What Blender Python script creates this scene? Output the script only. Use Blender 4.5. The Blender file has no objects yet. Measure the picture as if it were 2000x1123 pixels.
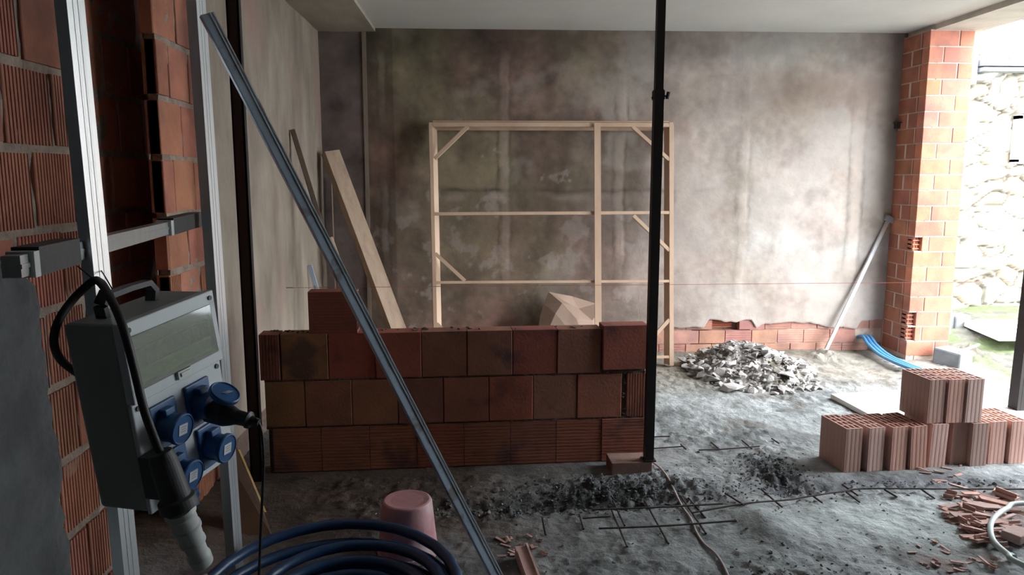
import bpy, bmesh, math, random
from mathutils import Vector, Matrix, noise
random.seed(7)
R = math.radians
S = bpy.context.scene
COL = S.collection

# ------------------------------------------------------------------ camera, world, exposure
F = 1450.0
PITCH = math.atan(211 / F)
YAW = math.atan(70 / F * math.cos(PITCH))
cam = bpy.data.objects.new('camera', bpy.data.cameras.new('camera'))
COL.objects.link(cam)
cam.location = (0, 0, 1.6)
FW = Vector((math.sin(YAW) * math.cos(PITCH), math.cos(YAW) * math.cos(PITCH), -math.sin(PITCH)))
RT = Vector((math.cos(YAW), -math.sin(YAW), 0))
UP = RT.cross(FW)
cam.rotation_euler = Matrix((RT, UP, -FW)).transposed().to_euler()
cam.data.sensor_width = 36
cam.data.lens = 36 * F / 2000
cam.data.clip_start = .02
S.camera = cam
CAM = Vector((0, 0, 1.6))

w = bpy.data.worlds.new('overcast_sky'); S.world = w; w.use_nodes = True
wn = w.node_tree.nodes; wl = w.node_tree.links
bg = wn['Background']; bg.inputs[0].default_value = (.86, .94, 1, 1); bg.inputs[1].default_value = 11

def area(name, loc, target, sx, sy, energy, col):
    l = bpy.data.lights.new(name, 'AREA'); l.shape = 'RECTANGLE'; l.size = sx; l.size_y = sy
    l.energy = energy; l.color = col
    o = bpy.data.objects.new(name, l); COL.objects.link(o); o.location = loc
    o.rotation_euler = (Vector(target) - Vector(loc)).to_track_quat('-Z', 'Y').to_euler()
    return o
sun = bpy.data.lights.new('overcast_sun', 'SUN'); sun.energy = 9; sun.angle = R(70); sun.color = (1, .97, .93)
so = bpy.data.objects.new('overcast_sun', sun); COL.objects.link(so)
so.rotation_euler = Vector((-.80, .42, -.75)).to_track_quat('-Z', 'Y').to_euler()

S.view_settings.view_transform = 'Standard'
S.view_settings.look = 'None'
S.view_settings.gamma = 1
S.view_settings.use_curve_mapping = False
S.view_settings.exposure = 0.22
S.cycles.max_bounces = 8
S.cycles.diffuse_bounces = 6

def ray(px, py): return FW + RT * ((px - 1000) / F) + UP * ((561.5 - py) / F)
def PY(px, py, Y): d = ray(px, py); return CAM + d * (Y / d.y)
def PZ(px, py, z=0.0): d = ray(px, py); return CAM + d * ((z - 1.6) / d.z)
def PX(px, py, X): d = ray(px, py); return CAM + d * (X / d.x)
def PP(px, py, p0, n): d = ray(px, py); return CAM + d * ((Vector(p0) - CAM).dot(n) / d.dot(n))

# ------------------------------------------------------------------ materials
def mat(name, c1, c2=None, scale=6, rough=.85, bump=.25, bscale=45, metal=0, attr=False, objrand=0, dark=None, dscale=2.5, dpos=(.55, .7), detail=6, stretch=None, spec=.5, coat=0):
    m = bpy.data.materials.new(name); m.use_nodes = True
    n = m.node_tree.nodes; l = m.node_tree.links; b = n['Principled BSDF']
    tc = n.new('ShaderNodeTexCoord'); vec = tc.outputs['Object']
    oi = n.new('ShaderNodeObjectInfo')
    if objrand:
        ad = n.new('ShaderNodeVectorMath'); ad.operation = 'ADD'
        sc = n.new('ShaderNodeVectorMath'); sc.operation = 'SCALE'; sc.inputs['Scale'].default_value = 13.7
        cb = n.new('ShaderNodeCombineXYZ')
        for i in range(3): l.new(oi.outputs['Random'], cb.inputs[i])
        l.new(cb.outputs[0], sc.inputs[0]); l.new(vec, ad.inputs[0]); l.new(sc.outputs[0], ad.inputs[1]); vec = ad.outputs[0]
    if stretch:
        mp = n.new('ShaderNodeMapping'); mp.inputs['Scale'].default_value = stretch; l.new(vec, mp.inputs[0]); vec = mp.outputs[0]
    def nz(s, d=detail):
        t = n.new('ShaderNodeTexNoise'); t.inputs['Scale'].default_value = s; t.inputs['Detail'].default_value = d; t.inputs['Roughness'].default_value = .62
        l.new(vec, t.inputs['Vector']); return t.outputs['Fac']
    def mix(f, a, c, mode='MIX'):
        x = n.new('ShaderNodeMix'); x.data_type = 'RGBA'; x.blend_type = mode
        if isinstance(f, float): x.inputs[0].default_value = f
        else: l.new(f, x.inputs[0])
        for s_, v in ((x.inputs[6], a), (x.inputs[7], c)):
            if isinstance(v, tuple): s_.default_value = (*v, 1)
            else: l.new(v, s_)
        return x.outputs[2]
    c2 = c2 or tuple(v * .8 for v in c1)
    rp = n.new('ShaderNodeValToRGB'); rp.color_ramp.elements[0].position = .35; rp.color_ramp.elements[1].position = .65
    l.new(nz(scale), rp.inputs[0])
    rp.color_ramp.elements[0].color = (*c1, 1); rp.color_ramp.elements[1].color = (*c2, 1)
    col = rp.outputs[0]
    if dark:
        r2 = n.new('ShaderNodeValToRGB'); r2.color_ramp.elements[0].position = dpos[0]; r2.color_ramp.elements[1].position = dpos[1]
        l.new(nz(dscale, 3), r2.inputs[0]); col = mix(r2.outputs[0], col, dark)
    if attr:
        a = n.new('ShaderNodeAttribute'); a.attribute_name = 'tone'; col = mix(1.0, col, a.outputs['Color'], 'MULTIPLY')
    if objrand:
        hs = n.new('ShaderNodeHueSaturation')
        mr = n.new('ShaderNodeMapRange'); mr.inputs[3].default_value = 1 - objrand; mr.inputs[4].default_value = 1 + objrand
        l.new(oi.outputs['Random'], mr.inputs[0]); l.new(mr.outputs[0], hs.inputs['Value'])
        m2 = n.new('ShaderNodeMath'); m2.operation = 'FRACT'; m3 = n.new('ShaderNodeMath'); m3.operation = 'MULTIPLY'; m3.inputs[1].default_value = 7.3
        l.new(oi.outputs['Random'], m3.inputs[0]); l.new(m3.outputs[0], m2.inputs[0])
        m4 = n.new('ShaderNodeMapRange'); m4.inputs[3].default_value = 1 - objrand; m4.inputs[4].default_value = 1.1
        l.new(m2.outputs[0], m4.inputs[0]); l.new(m4.outputs[0], hs.inputs['Saturation'])
        l.new(col, hs.inputs['Color']); col = hs.outputs[0]
    l.new(col, b.inputs['Base Color'])
    b.inputs['Roughness'].default_value = rough; b.inputs['Metallic'].default_value = metal
    b.inputs['Specular IOR Level'].default_value = spec
    if coat: b.inputs['Coat Weight'].default_value = coat
    if bump:
        bp = n.new('ShaderNodeBump'); bp.inputs['Strength'].default_value = bump; bp.inputs['Distance'].default_value = .03 if name == 'rough_ground' else .01
        l.new(nz(bscale), bp.inputs['Height']); l.new(bp.outputs[0], b.inputs['Normal'])
    return m

M = {}
M['ground'] = mat('rough_ground', (1, 1, 1), (.68, .68, .69), 11, .85, .75, 20, attr=True, detail=10, spec=.35)
M['plaster'] = mat('stained_plaster', (.95, .95, .95), (.8, .8, .8), 5, .92, .35, 22, attr=True, detail=9)
M['leftplaster'] = mat('lime_plaster', (.315, .26, .207), (.18, .143, .112), 3.0, .92, .45, 18, detail=10, stretch=(1, 1, .45), dark=(.27, .17, .14), dscale=1.6, dpos=(.5, .72))
M['ceiling'] = mat('white_ceiling_paint', (.66, .65, .63), (.60, .585, .57), 1.2, .9, .12, 20)
M['concrete'] = mat('beam_concrete', (.40, .355, .29), (.29, .25, .20), 3, .9, .3, 25, stretch=(1, .3, 1))
M['beamr'] = mat('edge_beam_concrete', (.56, .52, .46), (.44, .41, .37), 4, .9, .3, 25)
M['grey_render'] = mat('grey_cement_render', (.085, .088, .088), (.05, .052, .055), 5, .95, .6, 30)
M['terra'] = mat('red_masonry_brick', (.36, .140, .085), (.27, .100, .062), 7, .85, .3, 60, attr=True, dark=(.20, .080, .058), dscale=2.6, dpos=(.50, .70))
M['wallbrick'] = mat('wall_brick_clay', (.30, .122, .078), (.235, .095, .062), 5, .88, .3, 60, attr=True, dark=(.12, .058, .058), dscale=3.4, dpos=(.54, .68))
M['mortar'] = mat('grey_mortar', (.34, .27, .215), (.20, .155, .125), 12, .95, .8, 40)
M['darkmortar'] = mat('brown_damp_mortar', (.13, .085, .065), (.07, .045, .038), 12, .95, .8, 40)
M['palemortar'] = mat('pale_mortar', (.62, .50, .42), (.50, .38, .32), 12, .95, .6, 40)
M['loosebrick'] = mat('hollow_clay_block', (.52, .31, .26), (.44, .25, .205), 4, .82, .10, 70, objrand=.28, stretch=(1, 1, .5))
M['topbrick'] = mat('loose_brick_clay', (.27, .085, .06), (.21, .07, .05), 5, .88, .25, 60)
M['flatbrick'] = mat('solid_footing_brick', (.26, .15, .12), (.2, .12, .10), 9, .9, .5, 50)
M['shard'] = mat('clay_shards', (.52, .33, .285), (.42, .25, .215), 9, .85, .3, 60, objrand=.22)
M['rubble'] = mat('plaster_rubble', (.43, .415, .405), (.34, .32, .31), 3, .92, .4, 4, objrand=.34)
M['rubblemass'] = mat('rubble_mass', (.42, .40, .385), (.31, .295, .28), 14, .95, .5, 50, dark=(.17, .155, .13), dscale=3.0, dpos=(.5, .58))
M['gravel'] = mat('soil_crumbs', (.14, .147, .152), (.07, .073, .078), 9, .8, .5, 60)
M['pebble'] = mat('pale_crumbs', (.5, .48, .46), (.3, .25, .23), 9, .85, .5, 60)
M['wood'] = mat('pale_pine', (.60, .43, .31), (.50, .34, .24), 5, .6, .12, 40, stretch=(1, 1, .3))
M['oldwood'] = mat('weathered_plank', (.38, .27, .19), (.27, .18, .125), 5, .7, .25, 40, stretch=(3, 3, .4))
M['darkwood'] = mat('dark_batten_wood', (.13, .08, .055), (.08, .052, .036), 6, .7, .2, 40)
M['ply'] = mat('brown_plywood', (.12, .07, .04), (.08, .05, .03), 4, .6, .1, 40)
M['plyedge'] = mat('yellow_plywood_edge', (.36, .23, .08), None, 20, .6, .1)
M['slabboard'] = mat('dusty_white_board', (.80, .78, .76), (.70, .68, .66), 3, .8, .15, 30, dark=(.5, .47, .44), dscale=4, dpos=(.62, .7))
M['paper'] = mat('kraft_paper', (.40, .28, .22), (.33, .23, .18), 3, .8, .3, 9)
M['steel'] = mat('dark_painted_steel', (.014, .011, .012), (.024, .016, .014), 8, .6, .1, 50, metal=.2)
M['rust'] = mat('rusty_rebar', (.06, .045, .042), (.035, .03, .03), 30, .7, .5, 120, metal=.3)
M['alu'] = mat('brushed_aluminium', (.74, .78, .80), (.66, .70, .73), 4, .30, 0, 60, metal=.8, stretch=(8, 8, .5))
M['galv'] = mat('dull_aluminium', (.36, .43, .51), (.28, .34, .41), 5, .36, .1, 60, metal=.35, dark=(.22, .22, .22), dscale=9, dpos=(.6, .68))
M['box'] = mat('grey_panel_plastic', (.30, .32, .315), (.27, .29, .285), 3, .5, .04, 60)
M['plate'] = mat('light_grey_plastic', (.54, .58, .60), (.49, .53, .55), 4, .45, .04, 60)
M['blueplastic'] = mat('blue_socket_plastic', (.017, .10, .27), (.013, .08, .21), 6, .4, .05, 60)
M['bluehose'] = mat('blue_conduit_plastic', (.009, .042, .11), (.007, .030, .085), 6, .38, .1, 90, spec=.5)
M['bluetube'] = mat('light_blue_corrugated_tube', (.10, .32, .62), (.08, .26, .52), 6, .5, .1, 60)
M['black'] = mat('black_rubber', (.010, .010, .011), (.014, .014, .015), 10, .5, .1, 60)
M['charcoal'] = mat('charcoal_plastic', (.05, .052, .055), (.04, .042, .045), 6, .55, .1, 60)
M['lgrey'] = mat('pale_grey_plug', (.58, .60, .58), (.48, .50, .49), 6, .5, .05, 60)
M['chrome'] = mat('screw_metal', (.5, .5, .5), None, 6, .3, 0, metal=1)
M['label'] = mat('white_rating_label', (.62, .63, .66), (.55, .56, .6), 30, .6, 0)
M['ink'] = mat('label_ink', (.12, .12, .14), None, 6, .6, 0)
M['bucket'] = mat('pink_plastic_bucket', (.46, .25, .26), (.36, .15, .16), 4, .5, .25, 30, dark=(.46, .34, .35), dscale=5, dpos=(.5, .65))
M['cable'] = mat('dusty_beige_cable', (.42, .36, .34), (.33, .28, .27), 20, .6, .1)
M['palehose'] = mat('pale_green_hose', (.50, .60, .60), (.40, .50, .50), 9, .45, .1)
M['string'] = mat('red_mason_string', (.30, .06, .06), None, 9, .8, 0)
M['stone'] = mat('pale_field_stone', (.60, .56, .49), (.46, .42, .35), 3, .9, .6, 18, attr=True)
M['kerb'] = mat('grey_stone_blocks', (.28, .29, .31), (.2, .21, .22), 6, .9, .4, 30)
M['white'] = mat('white_painted_wood', (.8, .8, .78), None, 6, .6, 0)

def glassmat():
    m = bpy.data.materials.new('clear_cover_plastic'); m.use_nodes = True
    b = m.node_tree.nodes['Principled BSDF']
    b.inputs['Base Color'].default_value = (.25, .29, .29, 1); b.inputs['Roughness'].default_value = .05
    b.inputs['Transmission Weight'].default_value = .8; b.inputs['Alpha'].default_value = 1
    b.inputs['IOR'].default_value = 1.45; b.inputs['Specular IOR Level'].default_value = .45
    return m
M['clear'] = glassmat()
def panemat():
    m = bpy.data.materials.new('window_glass'); m.use_nodes = True
    b = m.node_tree.nodes['Principled BSDF']
    b.inputs['Base Color'].default_value = (.16, .20, .25, 1); b.inputs['Roughness'].default_value = .08
    return m
M['pane'] = panemat()

# ------------------------------------------------------------------ mesh helpers
def tag(o, label=None, cat=None, group=None, kind=None):
    if label: o['label'] = label
    if cat: o['category'] = cat
    if group: o['group'] = group
    if kind: o['kind'] = kind
    return o
def empty(name, loc=(0, 0, 0), rot=None, **k):
    o = bpy.data.objects.new(name, None); COL.objects.link(o); o.location = loc
    o.empty_display_size = .05
    if rot is not None: o.rotation_euler = rot
    return tag(o, **k)
def obj(name, bm, m, parent=None, smooth=False, world=False, bevel=0, **k):
    me = bpy.data.meshes.new(name)
    bmesh.ops.recalc_face_normals(bm, faces=bm.faces) if not k.pop('keep', False) else None
    bm.to_mesh(me); bm.free()
    me.materials.append(M[m] if isinstance(m, str) else m)
    if smooth:
        for p in me.polygons: p.use_smooth = True
    o = bpy.data.objects.new(name, me); COL.objects.link(o)
    if parent:
        o.parent = parent
        if world: o.matrix_parent_inverse = parent_matrix(parent).inverted()
    if bevel:
        b = o.modifiers.new('bevel', 'BEVEL'); b.width = bevel; b.segments = 2; b.limit_method = 'ANGLE'
    return tag(o, **k)
def parent_matrix(p):
    return Matrix.LocRotScale(p.location, p.rotation_euler, p.scale)
def NB(): return bmesh.new()
def hexa(bm, c):
    v = [bm.verts.new(p) for p in c]
    for f in ((0, 3, 2, 1), (4, 5, 6, 7), (0, 1, 5, 4), (1, 2, 6, 5), (2, 3, 7, 6), (3, 0, 4, 7)):
        bm.faces.new([v[i] for i in f])
    return v
def box(bm, x0, x1, y0, y1, z0, z1):
    return hexa(bm, [(x0, y0, z0), (x1, y0, z0), (x1, y1, z0), (x0, y1, z0), (x0, y0, z1), (x1, y0, z1), (x1, y1, z1), (x0, y1, z1)])
def beam(bm, p, q, wd, th, n):
    """a bar from p to q, its front face centred on the line pq, wd wide, th thick away from n"""
    p, q, n = Vector(p), Vector(q), Vector(n)
    a = (q - p).normalized(); n = (n - a * n.dot(a)).normalized(); s = a.cross(n) * wd / 2; d = -n * th
    hexa(bm, [p - s, p + s, p + s + d, p - s + d, q - s, q + s, q + s + d, q - s + d])
def catmull(pts, sub=8, closed=False):
    P = [Vector(p) for p in pts]; out = []; n = len(P)
    rng = range(n if closed else n - 1)
    for i in rng:
        if closed: a, b, c, d = P[(i - 1) % n], P[i], P[(i + 1) % n], P[(i + 2) % n]
        else: a, b, c, d = P[max(i - 1, 0)], P[i], P[i + 1], P[min(i + 2, n - 1)]
        for k in range(sub):
            t = k / sub
            out.append(.5 * ((2 * b) + (-a + c) * t + (2 * a - 5 * b + 4 * c - d) * t * t + (-a + 3 * b - 3 * c + d) * t ** 3))
    if not closed: out.append(P[-1])
    return out
def tube(bm, pts, r, seg=8, closed=False, rf=None):
    P = [Vector(p) for p in pts]; rings = []; n = len(P)
    last = None
    for i, p in enumerate(P):
        t = (P[(i + 1) % n] - P[i - 1]) if closed else (P[min(i + 1, n - 1)] - P[max(i - 1, 0)])
        t.normalize()
        if last is None: u = t.orthogonal().normalized()
        else:
            u = last - t * last.dot(t)
            u = u.normalized() if u.length > 1e-6 else t.orthogonal().normalized()
        last = u; v = t.cross(u); rr = rf(i / (n - 1)) if rf else r
        rings.append([bm.verts.new(p + (u * math.cos(k * 2 * math.pi / seg) + v * math.sin(k * 2 * math.pi / seg)) * rr) for k in range(seg)])
    for i in range(n if closed else n - 1):
        a, b = rings[i], rings[(i + 1) % n]
        for k in range(seg): bm.faces.new((a[k], a[(k + 1) % seg], b[(k + 1) % seg], b[k]))
    if not closed:
        bm.faces.new(rings[0][::-1]); bm.faces.new(rings[-1])
def lathe(bm, prof, seg=32, mtx=None):
    rings = []
    for r, z in prof:
        rings.append([bm.verts.new((r * math.cos(k * 2 * math.pi / seg), r * math.sin(k * 2 * math.pi / seg), z)) for k in range(seg)] if r > 1e-6 else [bm.verts.new((0, 0, z))])
    for a, b in zip(rings, rings[1:]):
        for k in range(seg):
            f = [a[k % len(a)], a[(k + 1) % len(a)], b[(k + 1) % len(b)], b[k % len(b)]]
            f = list(dict.fromkeys(f))
            if len(f) > 2: bm.faces.new(f)
    if mtx: bmesh.ops.transform(bm, matrix=mtx, verts=[v for g in rings for v in g])
def axis_mtx(p, q):
    p, q = Vector(p), Vector(q)
    return Matrix.Translation(p) @ (q - p).to_track_quat('Z', 'Y').to_matrix().to_4x4()
def fbm(x, y, z=0., o=4, s=1.):
    v = 0; a = 1; t = 0
    for i in range(o):
        v += noise.noise(Vector((x * s, y * s, z + i * 9.1))) * a; t += a; a *= .55; s *= 2.1
    return v / t * 1.55
def sstep(a, b, x):
    t = min(1, max(0, (x - a) / (b - a))); return t * t * (3 - 2 * t)
def setcol(me, cols):
    at = me.color_attributes.new('tone', 'FLOAT_COLOR', 'POINT')
    at.data.foreach_set('color', [c for v in cols for c in (*v, 1.)])

def brick(bm, lay, o, U, V, N, wd, h, t, ribs=None, nr=9, dep=.003, tone=(1, 1, 1)):
    """one brick: front face with grooves, o = lower left corner of the front, N outward"""
    o, U, V, N = map(Vector, (o, U, V, N))
    if ribs == 'h': A, B, la, lb = V, U, h, wd
    else: A, B, la, lb = U, V, wd, h
    c = .003
    prof = [(0, -c), (c, 0)]
    if ribs:
        k = (la - 2 * c) / nr
        for i in range(nr):
            s = c + i * k
            if i % 3 == 2 and ribs == 'v3': continue
            prof += [(s + k * .62, 0), (s + k * .72, -dep), (s + k * .94, -dep), (s + k, 0)]
    prof += [(la - c, 0), (la, -c)]
    f = []
    r0 = [bm.verts.new(o + A * a + N * d) for a, d in prof]
    r1 = [bm.verts.new(o + A * a + N * d + B * lb) for a, d in prof]
    b0, b1, b2, b3 = (bm.verts.new(o - N * t), bm.verts.new(o - N * t + A * la), bm.verts.new(o - N * t + B * lb), bm.verts.new(o - N * t + A * la + B * lb))
    for i in range(len(prof) - 1): f.append(bm.faces.new((r0[i], r0[i + 1], r1[i + 1], r1[i])))
    f.append(bm.faces.new(r0 + [b1, b0])); f.append(bm.faces.new(r1 + [b3, b2]))
    f.append(bm.faces.new((b0, b1, b3, b2))); f.append(bm.faces.new((r0[0], r1[0], b2, b0))); f.append(bm.faces.new((r0[-1], r1[-1], b3, b1)))
    for x in f:
        for lp in x.loops: lp[lay] = (*tone, 1)
def brick_bm():
    bm = NB(); return bm, bm.loops.layers.float_color.new('tone')
def sheet(bm, o, U, V, N, lu, lv, step, fn, t=.02):
    """a rough slab whose front follows fn(a, b)"""
    o, U, V, N = map(Vector, (o, U, V, N))
    nu, nv = max(2, int(lu / step)), max(2, int(lv / step))
    g = [[bm.verts.new(o + U * (lu * i / nu) + V * (lv * j / nv) + N * fn(lu * i / nu, lv * j / nv)) for i in range(nu + 1)] for j in range(nv + 1)]
    for j in range(nv):
        for i in range(nu): bm.faces.new((g[j][i], g[j][i + 1], g[j + 1][i + 1], g[j + 1][i]))
    c = [bm.verts.new(o + U * a + V * b - N * t) for a, b in ((0, 0), (lu, 0), (lu, lv), (0, lv))]
    bm.faces.new(c)
    bm.faces.new(g[0] + [c[1], c[0]]); bm.faces.new(g[-1] + [c[2], c[3]])
    bm.faces.new([r[0] for r in g] + [c[3], c[0]]); bm.faces.new([r[-1] for r in g] + [c[2], c[1]])
def rtone(v=.12, base=1.0):
    k = base + random.uniform(-v, v); return (k, k * random.uniform(.92, 1.08), k * random.uniform(.92, 1.08))
def chunk(bm, c, s, flat=.6, n=9, rnd=random):
    vs = [bm.verts.new(Vector(c) + Vector((rnd.gauss(0, 1), rnd.gauss(0, 1), rnd.gauss(0, 1))).normalized() * Vector((1, 1, 1)).length / 1.73 * s * rnd.uniform(.6, 1)) for _ in range(n)]
    for v in vs: v.co.z = c[2] + (v.co.z - c[2]) * flat
    r = bmesh.ops.convex_hull(bm, input=vs)
    bad = [e for e in set(r['geom_interior'] + r['geom_unused']) if isinstance(e, bmesh.types.BMVert) and e.is_valid]
    if bad: bmesh.ops.delete(bm, geom=bad, context='VERTS')

# ------------------------------------------------------------------ ground
def clods(x, y):
    """how much of the spot is churned, damp soil"""
    a = math.exp(-(((x - .72) / .50) ** 2 + ((y - 3.62) / .17) ** 2))
    b = math.exp(-(((x - 1.62) / .16) ** 2 + ((y - 3.80) / .26) ** 2))
    c = .7 * math.exp(-(((x - .1) / .45) ** 2 + ((y - 3.45) / .12) ** 2))
    d = .5 * math.exp(-(((x - 2.3) / .5) ** 2 + ((y - 3.62) / .05) ** 2))
    e = .5 * math.exp(-(((x - 1.25) / .35) ** 2 + ((y - 2.6) / .25) ** 2))
    return min(1, a + b + c + d + e)
def ground(x, y):
    h = .010 * fbm(x, y, 1, 3, 1.4) * 2 + .006 * fbm(x, y, 5, 3, 7)
    c = clods(x, y)
    h += c * (.038 * abs(fbm(x, y, 8, 4, 11)) * 2.2 - .004)
    h -= .07 * math.exp(-(((x - .35) / .62) ** 2 + ((y - 3.50) / .07) ** 2))
    h -= .06 * math.exp(-(((x - 1.68) / .16) ** 2 + ((y - 3.66) / .08) ** 2))
    h += .045 * math.exp(-(((x - 1.32) / .10) ** 2 + ((y - 3.20) / .22) ** 2))
    h += .03 * math.exp(-(((x - 1.55) / .35) ** 2 + ((y - 3.0) / .35) ** 2))
    h += .05 * math.exp(-(((x - 2.62) / .22) ** 2 + ((y - 6.35) / .2) ** 2))
    h += .07 * math.exp(-(((x - 3.15) / .14) ** 2 + ((y - 6.42) / .12) ** 2)) * (1 + fbm(x, y, 3, 3, 12))
    # a low bank of earth outside, between pillar and stone wall
    h += .10 * sstep(4.3, 5.0, x) * sstep(6.3, 7.2, y) * (1 + .6 * fbm(x, y, 4, 4, 4))
    h += .02 * sstep(4.2, 5, x) * fbm(x, y, 4, 4, 5)
    h += .10 * math.exp(-(((x - 4.45) / .22) ** 2 + ((y - 6.35) / .25) ** 2)) * (.6 + 1.2 * abs(fbm(x, y, 6, 4, 7)))
    pt = sstep(-.25, .35, fbm(x, y, 44, 3, 1.1))
    h += (.006 + .012 * pt) * (abs(fbm(x, y, 12, 4, 10)) * 1.6 - .3)
    rgh = .004 * fbm(x, y, 2, 3, 30)
    # keep the soil level where the wall and the blocks stand
    flat = 1 - max(sstep(.22, .10, abs(y - (4.06 + (x) * .048))) * sstep(-1.4, -1.2, x) * sstep(1.25, 1.08, x), sstep(.12, .0, max(1.95 - x, x - 3.6, 3.8 - y, y - 4.1)))
    return h * flat + rgh * (.3 + .7 * flat)
def gcol(x, y):
    k = fbm(x, y, 20, 5, 1.7); k2 = fbm(x, y, 30, 5, 6)
    base = Vector((.285, .305, .31)) * (1 + .45 * k + .40 * k2) * (1 + .30 * sstep(.8, 1.6, x))  # lighter towards the open side: daylight put into the soil colour
    brown = Vector((.095, .07, .053)) * (1 + .5 * k2 + .4 * k)
    b = sstep(1.0, -.2, x + .35 * k) * sstep(2.6, 3.3, y + .3 * k) * (1 - sstep(4.2, 4.6, y) * .3)
    b = max(b, .6 * sstep(.2, .5, fbm(x, y, 71, 4, 2.0)))
    c = base.lerp(brown, b)
    c = c.lerp(Vector((.05, .054, .058)), min(1, clods(x, y) * 1.0))
    c = c * (1 - .5 * sstep(.05, .45, fbm(x, y, 91, 5, 2.6)) * (1 - .4 * sstep(4.3, 5, y)))
    far = sstep(5.0, 6.0, y + .3 * k) * .85
    c = c.lerp(Vector((.28, .25, .205)) * (1 + .5 * k2), far)
    out = sstep(4.0, 4.5, x + .2 * k)
    c = c.lerp(Vector((.125, .118, .095)) * (1 + .5 * k2), out)
    gr = out * sstep(.02, .25, fbm(x, y, 60, 4, 2.2) + .25 * math.exp(-(((x - 5.2) / .5) ** 2 + ((y - 6.7) / .5) ** 2)))
    c = c.lerp(Vector((.11, .16, .05)), gr * .7)
    p = .8 * math.exp(-(((x - 1.72) / .35) ** 2 + ((y - 3.25) / .22) ** 2)) + .6 * math.exp(-(((x - 2.1) / .3) ** 2 + ((y - 3.1) / .2) ** 2))
    c = c.lerp(Vector((.50, .55, .54)) * (1 + .25 * k2), min(1, p))
    d = .75 * math.exp(-(((x - 2.4) / .9) ** 2 + ((y - 3.68) / .09) ** 2))
    c = c.lerp(Vector((.15, .16, .185)), d)
    red = .7 * math.exp(-(((x - 2.60) / .22) ** 2 + ((y - 3.25) / .2) ** 2)) + .5 * math.exp(-(((x - 2.05) / .2) ** 2 + ((y - 2.85) / .07) ** 2)) * max(0, 1 + 2 * k2)
    c = c.lerp(Vector((.30, .17, .145)), min(1, red))
    return tuple(max(.01, v) for v in c)
def axis_pts(segs):
    out = []
    for a, b, s in segs:
        n = max(1, round((b - a) / s)); out += [a + (b - a) * i / n for i in range(n)]
    return out + [segs[-1][1]]
xs = axis_pts([(-1.75, -.9, .05), (-.9, 3.3, .0125), (3.3, 5.5, .03), (5.5, 13, .25)])
ys = axis_pts([(-1.6, 2.4, .15), (2.4, 4.3, .0125), (4.3, 7.2, .025), (7.2, 8.9, .06)])
bm = NB(); vs = []; cols = []
for y in ys:
    row = []
    for x in xs:
        row.append(bm.verts.new((x, y, ground(x, y)))); cols.append(gcol(x, y))
    vs.append(row)
for j in range(len(ys) - 1):
    for i in range(len(xs) - 1): bm.faces.new((vs[j][i], vs[j][i + 1], vs[j + 1][i + 1], vs[j + 1][i]))
fl = obj('floor', bm, 'ground', smooth=True, kind='structure')
setcol(fl.data, cols)

# ------------------------------------------------------------------ room shell
CZ = 2.89; WY = 6.70; LX = -1.35; BX = -1.40
bm = NB(); box(bm, -1.9, 3.86, -1.7, WY + .3, CZ, CZ + .2)
obj('ceiling', bm, 'ceiling', kind='structure')
bm = NB(); box(bm, 3.86, 4.30, -1.7, WY + .3, CZ - .045, CZ + .22); obj('trim_1', bm, 'beamr', kind='structure')
bm = NB()
sheet(bm, (LX, 3.9, CZ - .03), (0, 1, 0), (1, 0, 0), (0, 0, -1), WY - 3.9 + .02, .49, .06, lambda a, b: .006 * fbm(a, b, 3, 3, 3), t=.03)
obj('trim_2', bm, 'concrete', kind='structure')
bm = NB(); box(bm, -1.9, 4.3, -1.75, -1.6, -.05, CZ); obj('wall_front', bm, 'grey_render', kind='structure')
bm = NB(); box(bm, 4.05, 4.3, -1.7, 3.30, -.05, CZ - .045); obj('wall_right_light_block', bm, 'grey_render', kind='structure')  # unseen wall, added to hold daylight back from the near side

# plastered left wall, stained, with slight waviness
bm = NB()
sheet(bm, (LX, 3.96, .16), (0, 1, 0), (0, 0, 1), (1, 0, 0), WY - 3.96 + .05, CZ - .16, .05, lambda a, b: .006 * fbm(a, b, 3, 3, 1.5), t=.28)
obj('wall_left', bm, 'leftplaster', smooth=False, kind='structure')
bm = NB(); box(bm, -1.63, LX - .012, 3.96, WY + .05, -.06, .16); obj('wall_left_footing', bm, 'darkmortar', kind='structure')

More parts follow.
